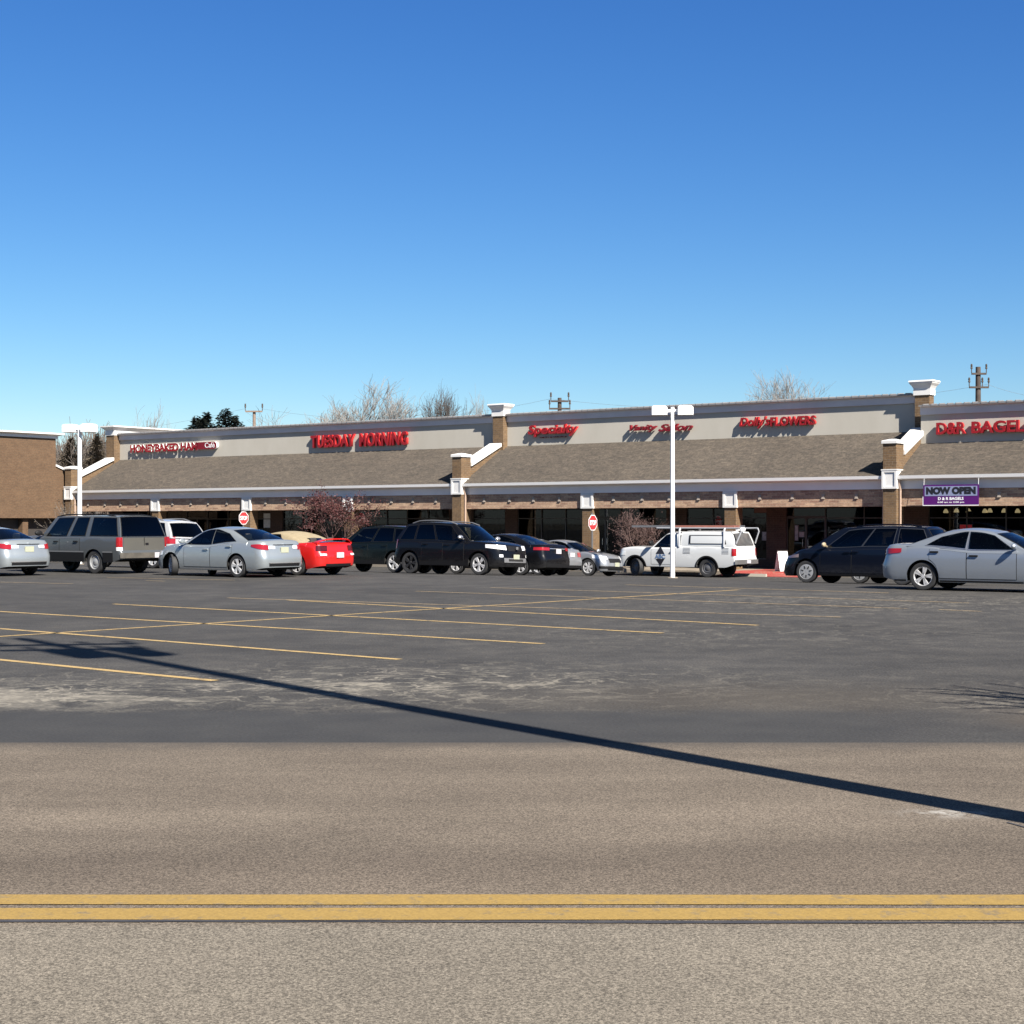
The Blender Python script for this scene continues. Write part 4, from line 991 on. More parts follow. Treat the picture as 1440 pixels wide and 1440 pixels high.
# ------------------------------------------------------------------ vehicles
# A body is a half outline in plan (rear centre -> side -> front centre) of upright columns, each with its own lower edge (sill, wheel
# arch, bumper) and upper edge (deck, belt, hood), closed by a crowned top; a greenhouse of the same kind stands on it.
# Local frame: x forward, y left, z up, origin on the ground at mid length.
class Car:
    def __init__(s, S):
        s.S = S; s.hl = S['L']/2; s.w = S['W']/2
        s.xf = s.hl - S['fo']; s.xr = s.xf - S['wb']; s.r = S['r']
        s.top = S['top']; s.gc = S['gc']
        s.cols = s.outline()
    def topz(s, x): return smooth_interp(s.S['top'], x)
    def outline(s):
        S, hl, w = s.S, s.hl, s.w; out = []
        rx, ry = S.get('rc',(.45,.40)); fx, fy = S.get('fc',(.65,.50)); rb = S.get('rbow',.10); fb = S.get('fbow',.16)
        tp = S.get('taper',.05)
        def side_w(x): return w*(1-tp*abs(x/hl)**3)
        # rear
        for i in range(9):
            y = (w-ry)*i/8; out.append((-hl + rb*(y/w)**2, y))
        x0 = -hl + rb*((w-ry)/w)**2; xe = x0+rx; ye = side_w(xe)
        for i in range(1,9):
            a = i/8*math.pi/2; out.append((lerp(x0,xe,1-math.cos(a)**.8), lerp(w-ry,ye,math.sin(a)**.8)))
        x1 = hl - fb*((w-fy)/w)**2; xg = x1-fx
        xs = set(); ra = s.r + S.get('archgap',.055)
        x = xe+.06
        while x < xg-.03: xs.add(round(x,3)); x += .06
        for c in (s.xr, s.xf):
            for k in range(0,25):
                a = math.pi*k/24; xx = c+ra*math.cos(a)
                if xe+.01 < xx < xg-.01: xs.add(round(xx,4))
            for q in (-1.004,1.004):
                xx = c+ra*q
                if xe+.01 < xx < xg-.01: xs.add(round(xx,4))
        for x in sorted(xs): out.append((x, side_w(x)))
        ye = side_w(xg)
        for i in range(0,12):
            a = (1-i/12)*math.pi/2; out.append((lerp(x1,xg,1-math.cos(a)**.85), lerp(w-fy,ye,math.sin(a)**.85)))
        for i in range(9):
            y = (w-fy)*(1-i/8); out.append((hl - fb*(y/w)**2, y))
        return out
    def zlow(s, px, py):
        S = s.S; z = s.gc
        if px < -s.hl+.55: z = lerp(S.get('rgc',s.gc+.06), z, sstep((px+s.hl)/.55))
        if px > s.hl-.55: z = lerp(S.get('fgc',s.gc), z, sstep((s.hl-px)/.55))
        if py > s.w*.72:
            ra = s.r + S.get('archgap',.055)
            for c in (s.xr,s.xf):
                d = abs(px-c)
                if d < ra: z = max(z, s.r + math.sqrt(ra*ra-d*d)*S.get('archh',1.0))
        return z
    def wf(s, z): return smooth_interp(s.S['prof'], z)
    def bpt(s, px, py, z):
        S = s.S
        wr = 1-sstep((px+s.hl)/.75); wfr = 1-sstep((s.hl-px)/.95)
        x = px + wr*smooth_interp(S['rprof'], z) - wfr*smooth_interp(S['fprof'], z)
        return Vector((x, py*s.wf(z), z))
    VS = [0,.06,.16,.28,.40,.52,.64,.76,.86,.93,.97,1.0]
    def body(s):
        mb = MB(); L = []; 
        for px, py in s.cols:
            zl = s.zlow(px,py); zt = s.topz(px); col = []
            rd = s.S.get('shoulder',.05)
            for v in s.VS:
                p = s.bpt(px,py,lerp(zl,zt,v))
                if v > .86 and py > .02:
                    t = (v-.86)/.14; k = max(0,1-rd*t*t/max(py,.1)); p.y *= k
                    if px > s.hl-.5 or px < -s.hl+.3: p.x *= 1-.010*t*t
                col.append(p)
            L.append(col)
        left = L; right = [[Vector((p.x,-p.y,p.z)) for p in c] for c in L]
        mb.grid(left, 0, True); mb.grid(right, 0, False)
        rows = []; cr = s.S.get('crown',.045)
        for col in left:
            p = col[-1]; row = []
            for j in range(9):
                t = 1-2*j/8; row.append(Vector((p.x, p.y*t, p.z + cr*(p.y/s.w)*(1-t*t))))
            rows.append(row)
        opens = [(g['br']+.10, g['bf']-.03, g['wb']*.90) for g in s.S['gh'] if s.glazed(g)]
        def inside(i, j):
            x = (rows[i][j].x+rows[i+1][j].x)/2; y = (rows[i][j].y+rows[i][j+1].y)/2
            return any(a < x < b and abs(y) < c for a, b, c in opens)
        mb.grid(rows, 0, True, inside)
        # weld by rounding (left/right halves share the centre columns)
        return mb
    def glazed(s, g): return any(not isinstance(it[-1], bpy.types.Material) or it[-1] in (M['glass'],M['privacy'],M['glass_pale']) for it in g['win']) and g.get('name') != 'bed_cap'
    def hole(s, g, c, v):
        for it in g['win']:
            if isinstance(it[-1], bpy.types.Material) and it[-1] not in (M['glass'],M['privacy'],M['glass_pale']): continue
            if it[0] == 'side':
                u0,u1,v0,v1 = it[1:5]; u = (c-1-u0)/(u1-u0)
                if 0 < u < 1 and (v0(u) if callable(v0) else v0) < v < (v1(u) if callable(v1) else v1): return True
            elif it[0] == 'front' and c > 3-it[1] and it[2] < v < it[3]: return True
            elif it[0] == 'rear' and c < it[1] and it[2] < v < it[3]: return True
        return False
    # parametric position along the half outline
    def P(s, a):
        i = max(0,min(len(s.cols)-1.0001,a)); k = int(i); f = i-k
        (x0,y0),(x1,y1) = s.cols[k], s.cols[min(k+1,len(s.cols)-1)]
        return lerp(x0,x1,f), lerp(y0,y1,f)
    def at_x(s, x):
        for i in range(9, len(s.cols)-9):
            if s.cols[i][0] <= x <= s.cols[i+1][0] and s.cols[i+1][0] > s.cols[i][0]: return i+(x-s.cols[i][0])/(s.cols[i+1][0]-s.cols[i][0])
        return 9 if x < 0 else len(s.cols)-10
    def at_rear(s, y):
        for i in range(0, 40):
            if s.cols[i][1] <= y <= s.cols[i+1][1]: return i+(y-s.cols[i][1])/max(1e-6,s.cols[i+1][1]-s.cols[i][1])
        return 16
    def at_front(s, y):
        n = len(s.cols)-1
        for i in range(0, 40):
            a, b = s.cols[n-i][1], s.cols[n-i-1][1]
            if a <= y <= b: return n-i-(y-a)/max(1e-6,b-a)
        return n-16
    def patch(s, mb, fn, na, nb, d, mi=0, side=1):
        """grid of fn(u,v), u,v in 0..1, pushed out by d along the surface normal; side=-1 mirrors to the right"""
        rows = []
        for i in range(na+1):
            row = []
            for j in range(nb+1):
                u, v = i/na, j/nb; e = .01
                p = fn(u,v); du = fn(min(1,u+e),v)-fn(max(0,u-e),v); dv = fn(u,min(1,v+e))-fn(u,max(0,v-e))
                n = du.cross(dv)
                if n.length < 1e-9: n = Vector((0,1,0))
                n.normalize()
                if n.dot(p-Vector((p.x*.75,0,.5))) < 0: n = -n
                q = p+n*d
                row.append(Vector((q.x, q.y*side, q.z)))
            rows.append(row)
        # orientation: decide by first quad
        a,b,c = rows[0][0],rows[1][0],rows[0][1]; m = rows[na//2][nb//2]
        nn = (rows[na//2+1][nb//2]-m).cross(rows[na//2][nb//2+1 if nb//2+1<=nb else nb//2]-m) if na//2+1<=na else Vector((0,0,1))
        out = m-Vector((m.x*.75,0,.5))
        mb.grid(rows, mi, nn.dot(out) > 0)
    def bpatch(s, mb, a0, a1, z0, z1, d, na=10, nb=3, mi=0, side=1):
        """patch on the body between outline positions a0..a1; z0,z1 numbers or functions of u"""
        f0 = z0 if callable(z0) else (lambda u: z0); f1 = z1 if callable(z1) else (lambda u: z1)
        def fn(u,v):
            px,py = s.P(lerp(a0,a1,u)); return s.bpt(px,py,lerp(f0(u),f1(u),v))
        s.patch(mb, fn, na, nb, d, mi, side)
    # ---- greenhouse
    def Gp(s, g, c, v):
        br,bf,tr,tf,wb,wt,rz = g['br'],g['bf'],g['tr'],g['tf'],g['wb'],g['wt'],g['rz']
        rbw, fbw = g.get('rbow',.10), g.get('fbow',.20); bulge = g.get('bulge',.02); curve = g.get('curve',.03)
        if c <= 1:
            xb = br - rbw*(1-c*c); yb = wb*.97*c; xt = tr - rbw*.7*(1-c*c); yt = wt*.95*c; ox, oy = -curve, 0
        elif c <= 2:
            u = c-1; k = 1-(2*u-1)**2
            xb = lerp(br,bf,u); yb = wb*(.97+.03*k); xt = lerp(tr,tf,u); yt = wt*(.95+.05*k); ox, oy = 0, bulge
        else:
            t = 3-c
            xb = bf + fbw*(1-t*t); yb = wb*.97*t; xt = tf + fbw*.55*(1-t*t); yt = wt*.95*t; ox, oy = curve, 0
        q = 4*v*(1-v)
        zb = s.topz(xb) - .03 if 'zb' not in g else g['zb']
        zt = s.roofz(g, xt, 1.0 if 1<=c<=2 else abs(yt)/(wt*.95))
        return Vector((lerp(xb,xt,v)+ox*q, lerp(yb,yt,v)+oy*q, lerp(zb,zt,v)))
    def roofz(s, g, x, t):
        m = (g['tr']+g['tf'])/2 + g.get('peak',0); h = max(.2,(g['tf']-g['tr'])/2)
        return g['rz'] - g.get('arch',.05)*((x-m)/h)**2 - g.get('crown',.05)*t*t
    def greenhouse(s, g):
        mb = MB(); cs = [i/8 for i in range(8)] + [1+i/18 for i in range(18)] + [2+i/10 for i in range(11)]
        vs = [0,.03,.06,.08,.10,.12,.2,.3,.4,.5,.6,.7,.78,.84,.86,.88,.90,.92,.94,.97,1.0]
        ext = []
        for it in g['win']: ext += [1+it[1],1+it[2]] if it[0] == 'side' else [it[1] if it[0] == 'rear' else 3-it[1]]
        cs = sorted(c for c in cs if all(abs(c-e) > .015 for e in ext)) + ext; cs.sort()
        L = []
        for c in cs:
            col = []
            for v in vs:
                p = s.Gp(g,c,v)
                if v > .86:
                    t = (v-.86)/.14; k = .035*t*t
                    p.y *= 1-k
                    if c < 1: p.x += k*.9*(1-c*0)
                    if c > 2: p.x -= k*1.2
                col.append(p)
            L.append(col)
        mk = (lambda i,j: s.hole(g,(cs[i]+cs[i+1])/2,(vs[j]+vs[j+1])/2)) if s.glazed(g) else None
        mb.grid(L,0,True,mk); mb.grid([[Vector((p.x,-p.y,p.z)) for p in c] for c in L],0,False,mk)
        rows = []
        for col in L:
            p = col[-1]; row = []
            for j in range(11):
                t = 1-2*j/10; yy = p.y*t
                row.append(Vector((p.x, yy, p.z + g.get('crown',.05)*(1-t*t)*min(1,abs(p.y)/g['wt']))))
            rows.append(row)
        mb.grid(rows,0,True)
        return mb
    def gpatch(s, mb, g, c0, c1, v0, v1, d=.007, na=10, nb=5, mi=0, side=1):
        f0 = v0 if callable(v0) else (lambda u: v0); f1 = v1 if callable(v1) else (lambda u: v1)
        s.patch(mb, lambda u,v: s.Gp(g, lerp(c0,c1,u), lerp(f0(u),f1(u),v)), na, nb, d, mi, side)
    def gpatch_full(s, mb, g, front, cmax, v0, v1, d=.007, mi=0, t0=-1, t1=1):
        """windscreen / rear glass across the whole width"""
        def fn(u,v):
            t = lerp(t0,t1,u); a = abs(t)*cmax
            c = (3-a) if front else a
            p = s.Gp(g, c, lerp(v0,v1,v)); p.y = math.copysign(abs(p.y), t); return p
        s.patch(mb, fn, 16 if t1-t0 > 1 else 2, 6, d, mi, 1)

def wheel_meshes(r, w, style, spokes):
    """tyre and rim about the y axis, outer side towards +y"""
    ty = MB(); h = w/2; ri = r*(.66 if style != 'steel' else .60)
    ty.lathe_y([(ri,-h*.8),(r*.86,-h*.96),(r*.95,-h*.9),(r*.99,-h*.66),(r,-h*.3),(r,h*.3),(r*.99,h*.66),(r*.95,h*.9),(r*.86,h*.96),(ri,h*.8)], 32)
    rm = MB()
    rm.lathe_y([(ri,-h*.8),(ri*.97,-h*.5),(ri*.93,0),(ri*.93,h*.45),(ri*.97,h*.78),(ri*1.03,h*.86),(ri*1.03,h*.78)], 32, 0)
    rm.lathe_y([(ri*.95,h*.05),(.001,h*.05)], 24, 1)
    if style == 'steel':
        rm.lathe_y([(ri*.93,h*.45),(ri*.72,h*.62),(ri*.55,h*.50),(ri*.30,h*.75),(.001,h*.78)], 28, 0)
    elif style == 'cap':
        rm.lathe_y([(ri*.99,h*.80),(ri*.80,h*.90),(ri*.45,h*.80),(.001,h*.86)], 28, 0)
        for k in range(spokes):
            a = 2*math.pi*k/spokes; t = MB(); t.box(ri*.45,ri*.82,h*.80,h*.915,-ri*.07,ri*.07); t.xform(Matrix.Rotation(a,4,'Y')); rm.add(t.v,t.f,1)
    else:
        rm.lathe_y([(ri*.26,h*.62),(ri*.22,h*.78),(.001,h*.80)], 16, 0)
        for k in range(spokes):
            a = 2*math.pi*k/spokes; t = MB(); w0, w1 = ri*.13, ri*(.16 if style=='alloy' else .20)
            for s_ in ((-.0,),) if style=='alloy' else ((-.10,),(.10,)):
                off = s_[0]
                t.add([(ri*.15,h*.45,-w0*.7+off*0),(ri*.98,h*.55,-w1*.62+off*ri*1.6),(ri*.98,h*.55,w1*.62+off*ri*1.6),(ri*.15,h*.45,w0*.7),(ri*.15,h*.78,-w0*.6),(ri*.98,h*.82,-w1*.5+off*ri*1.6),(ri*.98,h*.82,w1*.5+off*ri*1.6),(ri*.15,h*.78,w0*.6)],
                      [(0,1,2,3),(7,6,5,4),(0,4,5,1),(1,5,6,2),(2,6,7,3),(3,7,4,0)])
            t.xform(Matrix.Rotation(a,4,'Y')); rm.add(t.v,t.f,0)
    return ty, rm

def weld(o, dist=.0006):
    import bmesh
    bm = bmesh.new(); bm.from_mesh(o.data); bmesh.ops.remove_doubles(bm, verts=bm.verts, dist=dist); bmesh.ops.recalc_face_normals(bm, faces=bm.faces); bm.to_mesh(o.data); bm.free()
    o.data.polygons.foreach_set('use_smooth', [True]*len(o.data.polygons)); o.data.set_sharp_from_angle(angle=R(38)); o.data.update(); return o

def build_car(name, label, cat, S, group=None):
    root = empty(name, (0,0,0), 0, label, cat, group)
    car = Car(S); pm = S['paint']; hl, w = car.hl, car.w
    body = weld(car.body().build('body', [pm], root))
    greens = []
    for g in S['gh']:
        o = weld(car.greenhouse(g).build(g.get('name','cabin'), [g.get('paint',pm)], root)); greens.append(o)
        for it in g['win']:
            gm = it[-1] if isinstance(it[-1], bpy.types.Material) else (M['privacy'] if S.get('privacy') and (it[0] == 'rear' or (it[0] == 'side' and it[2] < S['privacy'])) else M['glass'])
            if it[0] == 'side':
                _, u0,u1,v0,v1 = it[:5]
                for sd in (1,-1):
                    mb = MB()
                    F0 = v0 if callable(v0) else (lambda u,v0=v0:v0); F1 = v1 if callable(v1) else (lambda u,v1=v1:v1)
                    car.gpatch(mb,g,1+u0-.008,1+u1+.008,lambda u:F0(u)-.035,lambda u:F0(u)+.03,.008,10,2,1,sd); car.gpatch(mb,g,1+u0-.008,1+u1+.008,lambda u:F1(u)-.05,lambda u:min(.985,F1(u)+.03),.008,10,2,1,sd)
                    car.gpatch(mb,g,1+u0-.008,1+u0+.012,F0(0)-.035,F1(0)+.02,.009,2,5,1,sd); car.gpatch(mb,g,1+u1-.012,1+u1+.008,F0(1)-.035,F1(1)+.02,.009,2,5,1,sd)
                    car.gpatch(mb,g,1+u0,1+u1,v0,v1,.012,10,5,0,sd)
                    mb.build('side_window',[gm,S.get('wtrim',M['trim'])],root,30)
            else:
                fr = it[0] == 'front'; mb = MB()
                cm = min(.995,it[1]+.03)
                car.gpatch_full(mb,g,fr,cm,it[2]-.02,it[2]+.03,.008,1); car.gpatch_full(mb,g,fr,cm,it[3]-.04,it[3]+.025,.008,1)
                car.gpatch_full(mb,g,fr,cm,it[2]-.02,it[3]+.02,.009,1,-1,-.95); car.gpatch_full(mb,g,fr,cm,it[2]-.02,it[3]+.02,.009,1,.95,1); car.gpatch_full(mb,g,fr,it[1],it[2],it[3],.012,0)
                mb.build('windscreen' if fr else 'rear_window',[gm,M['trim']],root,30)
    # seats, dashboard and steering wheel seen through the glass
    g = S['gh'][0]
    if car.glazed(g):
        zb = car.topz((g['br']+g['bf'])/2); hr = g['rz']
        def seat(x, y, wd):
            mb = MB(); mb.cbox(x-.06,x+.50,y-wd,y+wd,.45,.62,.04); mb.cbox(x-.20,x+.0,y-wd*.95,y+wd*.95,.60,min(zb+.10,hr-.42),.05)
            for yy in ([y] if wd < .4 else [y-.36,y+.36]):
                mb.cbox(x-.20,x-.10,yy-.13,yy+.13,min(zb+.13,hr-.38),min(zb+.31,hr-.20),.03); mb.tube([(x-.15,yy,zb),(x-.15,yy,zb+.2)],.02,5)
            mb.build('seat',[M['seat']],root)
        xs = g['bf']-1.25; seat(xs,.40,.24); seat(xs,-.40,.24)
        if g['tf']-g['tr'] > .75 and g['bf']-g['br'] > 1.9: seat(xs-.95,0,.58)
        mb = MB(); mb.cbox(g['bf']-.42,g['bf']+.05,-g['wb']*.86,g['wb']*.86,.55,zb+.015,.03); mb.build('dashboard',[M['seat']],root)
        mb = MB(); mb.tube([(xs+.62+.06*math.sin(k*math.pi/8),.40+.18*math.cos(k*math.pi/8),zb+.03+.17*math.sin(k*math.pi/8)) for k in range(17)],.016,6); mb.build('steering_wheel',[M['trim']],root)
    # underside block closing the wheel wells
    mb = MB(); iw = w-.30
    mb.box(-hl+.35,hl-.35,-iw,iw,car.gc+.02,min(.80,car.topz(0)-.12)); mb.box(car.xr+car.r+.10,car.xf-car.r-.10,-w*.90,w*.90,car.gc+.015,.5)
    mb.box(-hl+.16,car.xr-car.r-.08,-w*.74,w*.74,car.gc+.09,.5); mb.box(car.xf+car.r+.06,hl-.22,-w*.72,w*.72,car.gc+.05,.5)
    mb.build('underbody', M['under'], root)
    # wheels
    ty, rm = wheel_meshes(car.r, S.get('tw',.21), S['rim'][0], S['rim'][1]); rimmat = S['rim'][2]; rrim = S.get('rear_rim')
    w0 = None
    for x, front in ((car.xr,0),(car.xf,1)):
        for sd in (1,-1):
            if w0 is None:
                w0 = ty.build('wheel',[M['rubber']],root,40); r0 = rm.build('rim',[rrim or rimmat,M['under']],w0,35); wh = w0
            else:
                wh = w0.copy(); C.objects.link(wh); wh.parent = root; rr = r0.copy(); C.objects.link(rr); rr.parent = wh
            if rrim is not None and front and wh is not w0 and not S.get('_front'):
                S['_front'] = rm.build('rim',[rimmat,M['under']],wh,35).data; bpy.data.objects.remove([q for q in wh.children if q.data is not S['_front']][0])
            elif rrim is not None and front:
                wh.children[0].data = S['_front']
            wh.location = (x, sd*(w-S.get('tw',.21)/2-.035), car.r)
            wh.rotation_euler = (0, R(17*x+10*sd), (0 if sd>0 else math.pi) + (R(S.get('steer',0)) if front else 0))
            wh.rotation_mode = 'XYZ'
    # doors: outer skins, seams and handles
    for (x0,x1,hx) in S.get('doors',[]):
        for sd in (1,-1):
            mb = MB(); a0, a1 = car.at_x(x0), car.at_x(x1)
            def zl(u,a0=a0,a1=a1):
                px,py = car.P(lerp(a0,a1,u)); return max(car.gc+.10, car.zlow(px,py)+.05)
            def zt(u,a0=a0,a1=a1): return car.topz(car.P(lerp(a0,a1,u))[0])-.075
            car.bpatch(mb,a0-.22,a1+.22,lambda u:zl(u)-.012,lambda u:zt(u)+.004,.0025,14,8,1,sd); car.bpatch(mb,a0,a1,zl,zt,.006,14,8,0,sd)
            d = mb.build('door',[pm,M['under']],root,40)
            hz = car.topz(hx)-S.get('hdrop',.13); p = car.bpt(*car.P(car.at_x(hx)),hz)
            mb = MB(); mb.cbox(p.x-.10,p.x+.10,min(sd*(p.y+.005),sd*(p.y+.045)),max(sd*(p.y+.005),sd*(p.y+.045)),hz-.018,hz+.018,.006)
            mb.build('handle',[S.get('hmat',pm)],d)
    # mirrors
    mx, mz = S['mirror']
    for sd in (1,-1):
        mb = MB(); n = 8
        yb = car.bpt(*car.P(car.at_x(mx)), car.topz(mx)-.06).y
        k = S.get('mscale',1.0); rows = []
        for i in range(9):
            a = math.pi*i/8; rows.append([Vector((mx+.085*k*math.sin(a)*math.cos(b)*(1.0 if math.cos(b)>0 else .45), sd*(yb+.115-.115*k*math.cos(a)), mz+.075*k*math.sin(a)*math.sin(b))) for b in [2*math.pi*j/12 for j in range(13)]])
        mb.grid(rows,0,sd<0); mb.tube([(mx,sd*(yb-.06),mz-.05),(mx,sd*(yb+.06),mz-.02)],.03,6)
        mb.build('mirror',[S.get('mmat',pm)],root,50)
    # lamps: (name, where, params)
    for it in S.get('lamps',[]):
        nm, kind, a, b, z0, z1, m_ = it[:7]
        for sd in (1,-1):
            mb = MB()
            if kind == 'rear': a0, a1 = car.at_rear(a), (car.at_x(b) if b < 0 else car.at_rear(b))
            else: a0, a1 = (car.at_x(b) if b > hl*.35 else car.at_front(b)), car.at_front(a)
            car.bpatch(mb,a0,a1,z0,z1,.012,12,4,0,sd); mb.build(nm,[m_],root,30)
    # long trims: (name, where, z0, z1, material) as side strips or across the bumpers
    for it in S.get('trims',[]):
        nm, kind, z0, z1, m_ = it[:5]; d = it[5] if len(it) > 5 else .010
        if kind == 'side':
            for sd in (1,-1):
                mb = MB(); xs = [car.xr+car.r+.08, car.xf-car.r-.08]
                segs = [(xs[0],xs[1]),(car.xf+car.r+.08,hl-.6),(-hl+.4,car.xr-car.r-.08)]
                for x0,x1 in segs:
                    if x1-x0 > .06: car.bpatch(mb,car.at_x(x0),car.at_x(x1),z0,z1,d,12,2,0,sd)
                mb.build(nm,[m_],root,30)
        elif kind in ('rear','front'):
            ymax = it[6] if len(it) > 6 else w*.9; mb = MB()
            for sd in (1,-1):
                a0, a1 = ((0, car.at_rear(ymax)) if kind == 'rear' else (car.at_front(ymax), len(car.cols)-1.001))
                car.bpatch(mb,a0,a1,z0,z1,d,12,3,0,sd)
            mb.build(nm,[m_],root,30)
    # plates
    for it in S.get('plates',[]):
        kind, z, m_ = it[:3]; y = it[3] if len(it) > 3 else 0
        p = car.bpt(*car.P(0 if kind=='rear' else len(car.cols)-1.001), z); sx = -1 if kind=='rear' else 1
        mb = MB(); mb.cbox(min(p.x+sx*.012,p.x+sx*.03),max(p.x+sx*.012,p.x+sx*.03),y-.155,y+.155,z-.08,z+.08,.004); mb.build('licence_plate',[m_],root)
    return root, car

HEAD = {'left': math.atan2(-E.y,-E.x), 'right': math.atan2(E.y,E.x)}
def place(root, anchor, px, Y, head, turn=0):
    """put local point anchor (x,y) on photo column px at depth Y, heading along the facade; the body follows the ground slope"""
    a = HEAD[head]+R(turn); lx, ly = anchor
    X = pix(px,Y); ox = X-(lx*math.cos(a)-ly*math.sin(a)); oy = Y-(lx*math.sin(a)+ly*math.cos(a))
    def g(dx,dy): return gz(ox+dx,oy+dy)
    root.location = (ox,oy,gz(ox,oy)-.004)
    f = Vector((math.cos(a),math.sin(a),0)); l = Vector((-f.y,f.x,0)); e = .8
    roll = math.atan2(g(l.x*e,l.y*e)-g(-l.x*e,-l.y*e), 2*e); pitch = -math.atan2(g(f.x*1.4,f.y*1.4)-g(-f.x*1.4,-f.y*1.4), 2.8)
    root.rotation_euler = (roll, pitch, a)
    root.location.z = (g(l.x*e,l.y*e)+g(-l.x*e,-l.y*e))/2-.004

P_SILVER = paint('silver_paint', (.30,.33,.345), .5, .36)
P_SILVER2 = paint('light_silver_paint', (.28,.29,.305), .5, .34)
P_BLUESILVER = paint('blue_silver_paint', (.255,.285,.325), .5, .36)
P_PEWTER = paint('pewter_paint', (.085,.092,.097), .35, .42, .5)
P_TAN = paint('dusty_gold_paint', (.105,.10,.085), .35, .42, .5)
P_WHITE = paint('white_car_paint', (.50,.51,.51), 0, .35, .7)
P_RED = paint('red_car_paint', (.45,.010,.008), 0, .28, .9)
P_BLACK = paint('black_car_paint', (.004,.004,.005), 0, .25, .22, .25)
P_BLACKGREEN = paint('black_green_paint', (.003,.005,.005), 0, .25, .18, .2)
P_NAVY = paint('navy_car_paint', (.003,.0045,.010), .0, .22, .25, .25)
P_DARKGREY = paint('charcoal_car_paint', (.04,.042,.046), .3, .3, .8)
FABRIC = noisy('beige_soft_top', (.235,.19,.115), (.27,.22,.14), 9, .85)

PROF_CAR = [(.15,.90),(.22,.955),(.35,.985),(.55,1.0),(.72,.995),(.88,.975),(1.02,.935),(1.15,.89)]
PROF_SUV = [(.20,.93),(.30,.975),(.50,1.0),(.80,.998),(1.0,.98),(1.15,.95),(1.35,.92)]
def sedan(L,W,H,wb,fo,r,pnt,deck,cowl,nose,rim,**k):
    hl = L/2
    d = dict(L=L,W=W,wb=wb,fo=fo,r=r,gc=.20,rgc=.30,fgc=.20,paint=pnt,prof=PROF_CAR,rim=rim,
        top=[(-hl,deck-.06),(-hl+.12,deck),(-hl+.45,deck+.012),(-hl+1.0,deck+.005),(-.9,deck-.025),(0,cowl-.01),(.7,cowl-.01),(hl-1.15,cowl),(hl-.75,cowl-.05),(hl-.3,lerp(cowl,nose,.55)),(hl-.08,nose+.02),(hl,nose-.03)],
        rprof=[(.2,.10),(.30,.02),(.45,0),(.62,.0),(.70,.05),(.90,.085),(1.1,.12)], fprof=[(.18,.06),(.35,.0),(.50,.02),(.65,.08),(.80,.20)],
        rbow=.14,fbow=.26,rc=(.42,.34),fc=(.75,.48),taper=.06,crown=.05,
        gh=[dict(br=-hl+.72,bf=hl-1.30,tr=-hl+1.62,tf=hl-2.12,wb=W/2*.93,wt=W/2*.69,rz=H,arch=.055,crown=.055,peak=-.05,bulge=.02,curve=.035,
            win=[('side',.15,.50,.10,lambda u:.92-.30*(1-u)**2),('side',.525,.92,.09,lambda u:.92-.10*u**4),('front',.93,.06,.93),('rear',.90,.08,.92)])],
        doors=[(-hl+1.30,-hl+2.18,-hl+1.42),(-hl+2.20,hl-1.52,-hl+2.36)], mirror=(hl-1.55,cowl+.09),
        lamps=[('tail_lamp','rear',W/2*.46,-hl+.42,deck-.28,deck-.10,M['tail']),('headlamp','front',W/2*.55,hl-.60,lambda u:nose-.05-.08*u,lambda u:nose+.03-.05*u,M['lamp_clear'])],
        trims=[('lower_bumper','rear',.30,.40,M['trim'],.012,W/2*.72),('grille','front',nose-.22,nose-.05,M['trim'],.012,W/2*.42),('air_intake','front',.26,.36,M['trim'],.012,W/2*.6)],
        plates=[('rear',deck-.23,M['plate'])])
    d.update(k); return d

# --- sedans
sonata = lambda **k: sedan(4.82,1.835,1.47,2.795,.92,.328,P_SILVER,1.05,.95,.72,('twin',5,M['alloy']),
    lamps=[('tail_lamp','rear',.60,-2.41+.52,lambda u:.80+.11*u**2.2,lambda u:.935+.03*math.sin(u*2.6),M['tail']),('reversing_lamp','rear',.36,.595,.83,.915,M['lamp_clear']),('headlamp','front',.5,2.41-.55,.62,.74,M['lamp_clear'])],
    trims=[('deck_seam','rear',.935,.955,M['trim'],.008,.42),('lower_bumper','rear',.34,.42,M['trim'],.012,.62),('bumper_lip','rear',.42,.445,M['chrome'],.012,.64),('side_sill','side',.235,.255,M['chrome'],.008),('grille','front',.48,.66,M['trim'],.012,.4)],
    plates=[('rear',.80,M['plate'])], **k)
c1, k1 = build_car('parked_car','silver sedan cut off by the left edge of the photo, seen from its tail','car',sonata(),'cars in the parking lot')
place(c1,(-k1.hl,0),43,46.3,'left')
c2, k2 = build_car('parked_car','silver sedan between the grey suv and the red convertible, front wheels turned','car',sonata(steer=-30),'cars in the parking lot')
place(c2,(k2.xr,k2.w),331.5,45.0,'left')
alt = sedan(4.86,1.83,1.47,2.776,.95,.332,P_BLUESILVER,1.055,.965,.74,('twin',5,M['alloy']),
    lamps=[('tail_lamp','rear',.52,-2.43+.60,lambda u:.80+.085*u,lambda u:.97+.01*u,M['tail']),('headlamp','front',.5,2.43-.60,lambda u:.71-.09*u,lambda u:.785-.045*u,M['lamp_clear'])],
    trims=[('side_sill','side',.215,.25,M['trim'],.008),('lower_bumper','rear',.30,.40,M['trim'],.012,.66)], wtrim=M['chrome'], hmat=M['trim'])
c3, k3 = build_car('parked_car','pale blue silver sedan at the right edge with its nose out of frame','car',alt,'cars in the parking lot')
place(c3,(k3.xr,-k3.w),1296.5,36.6,'right')
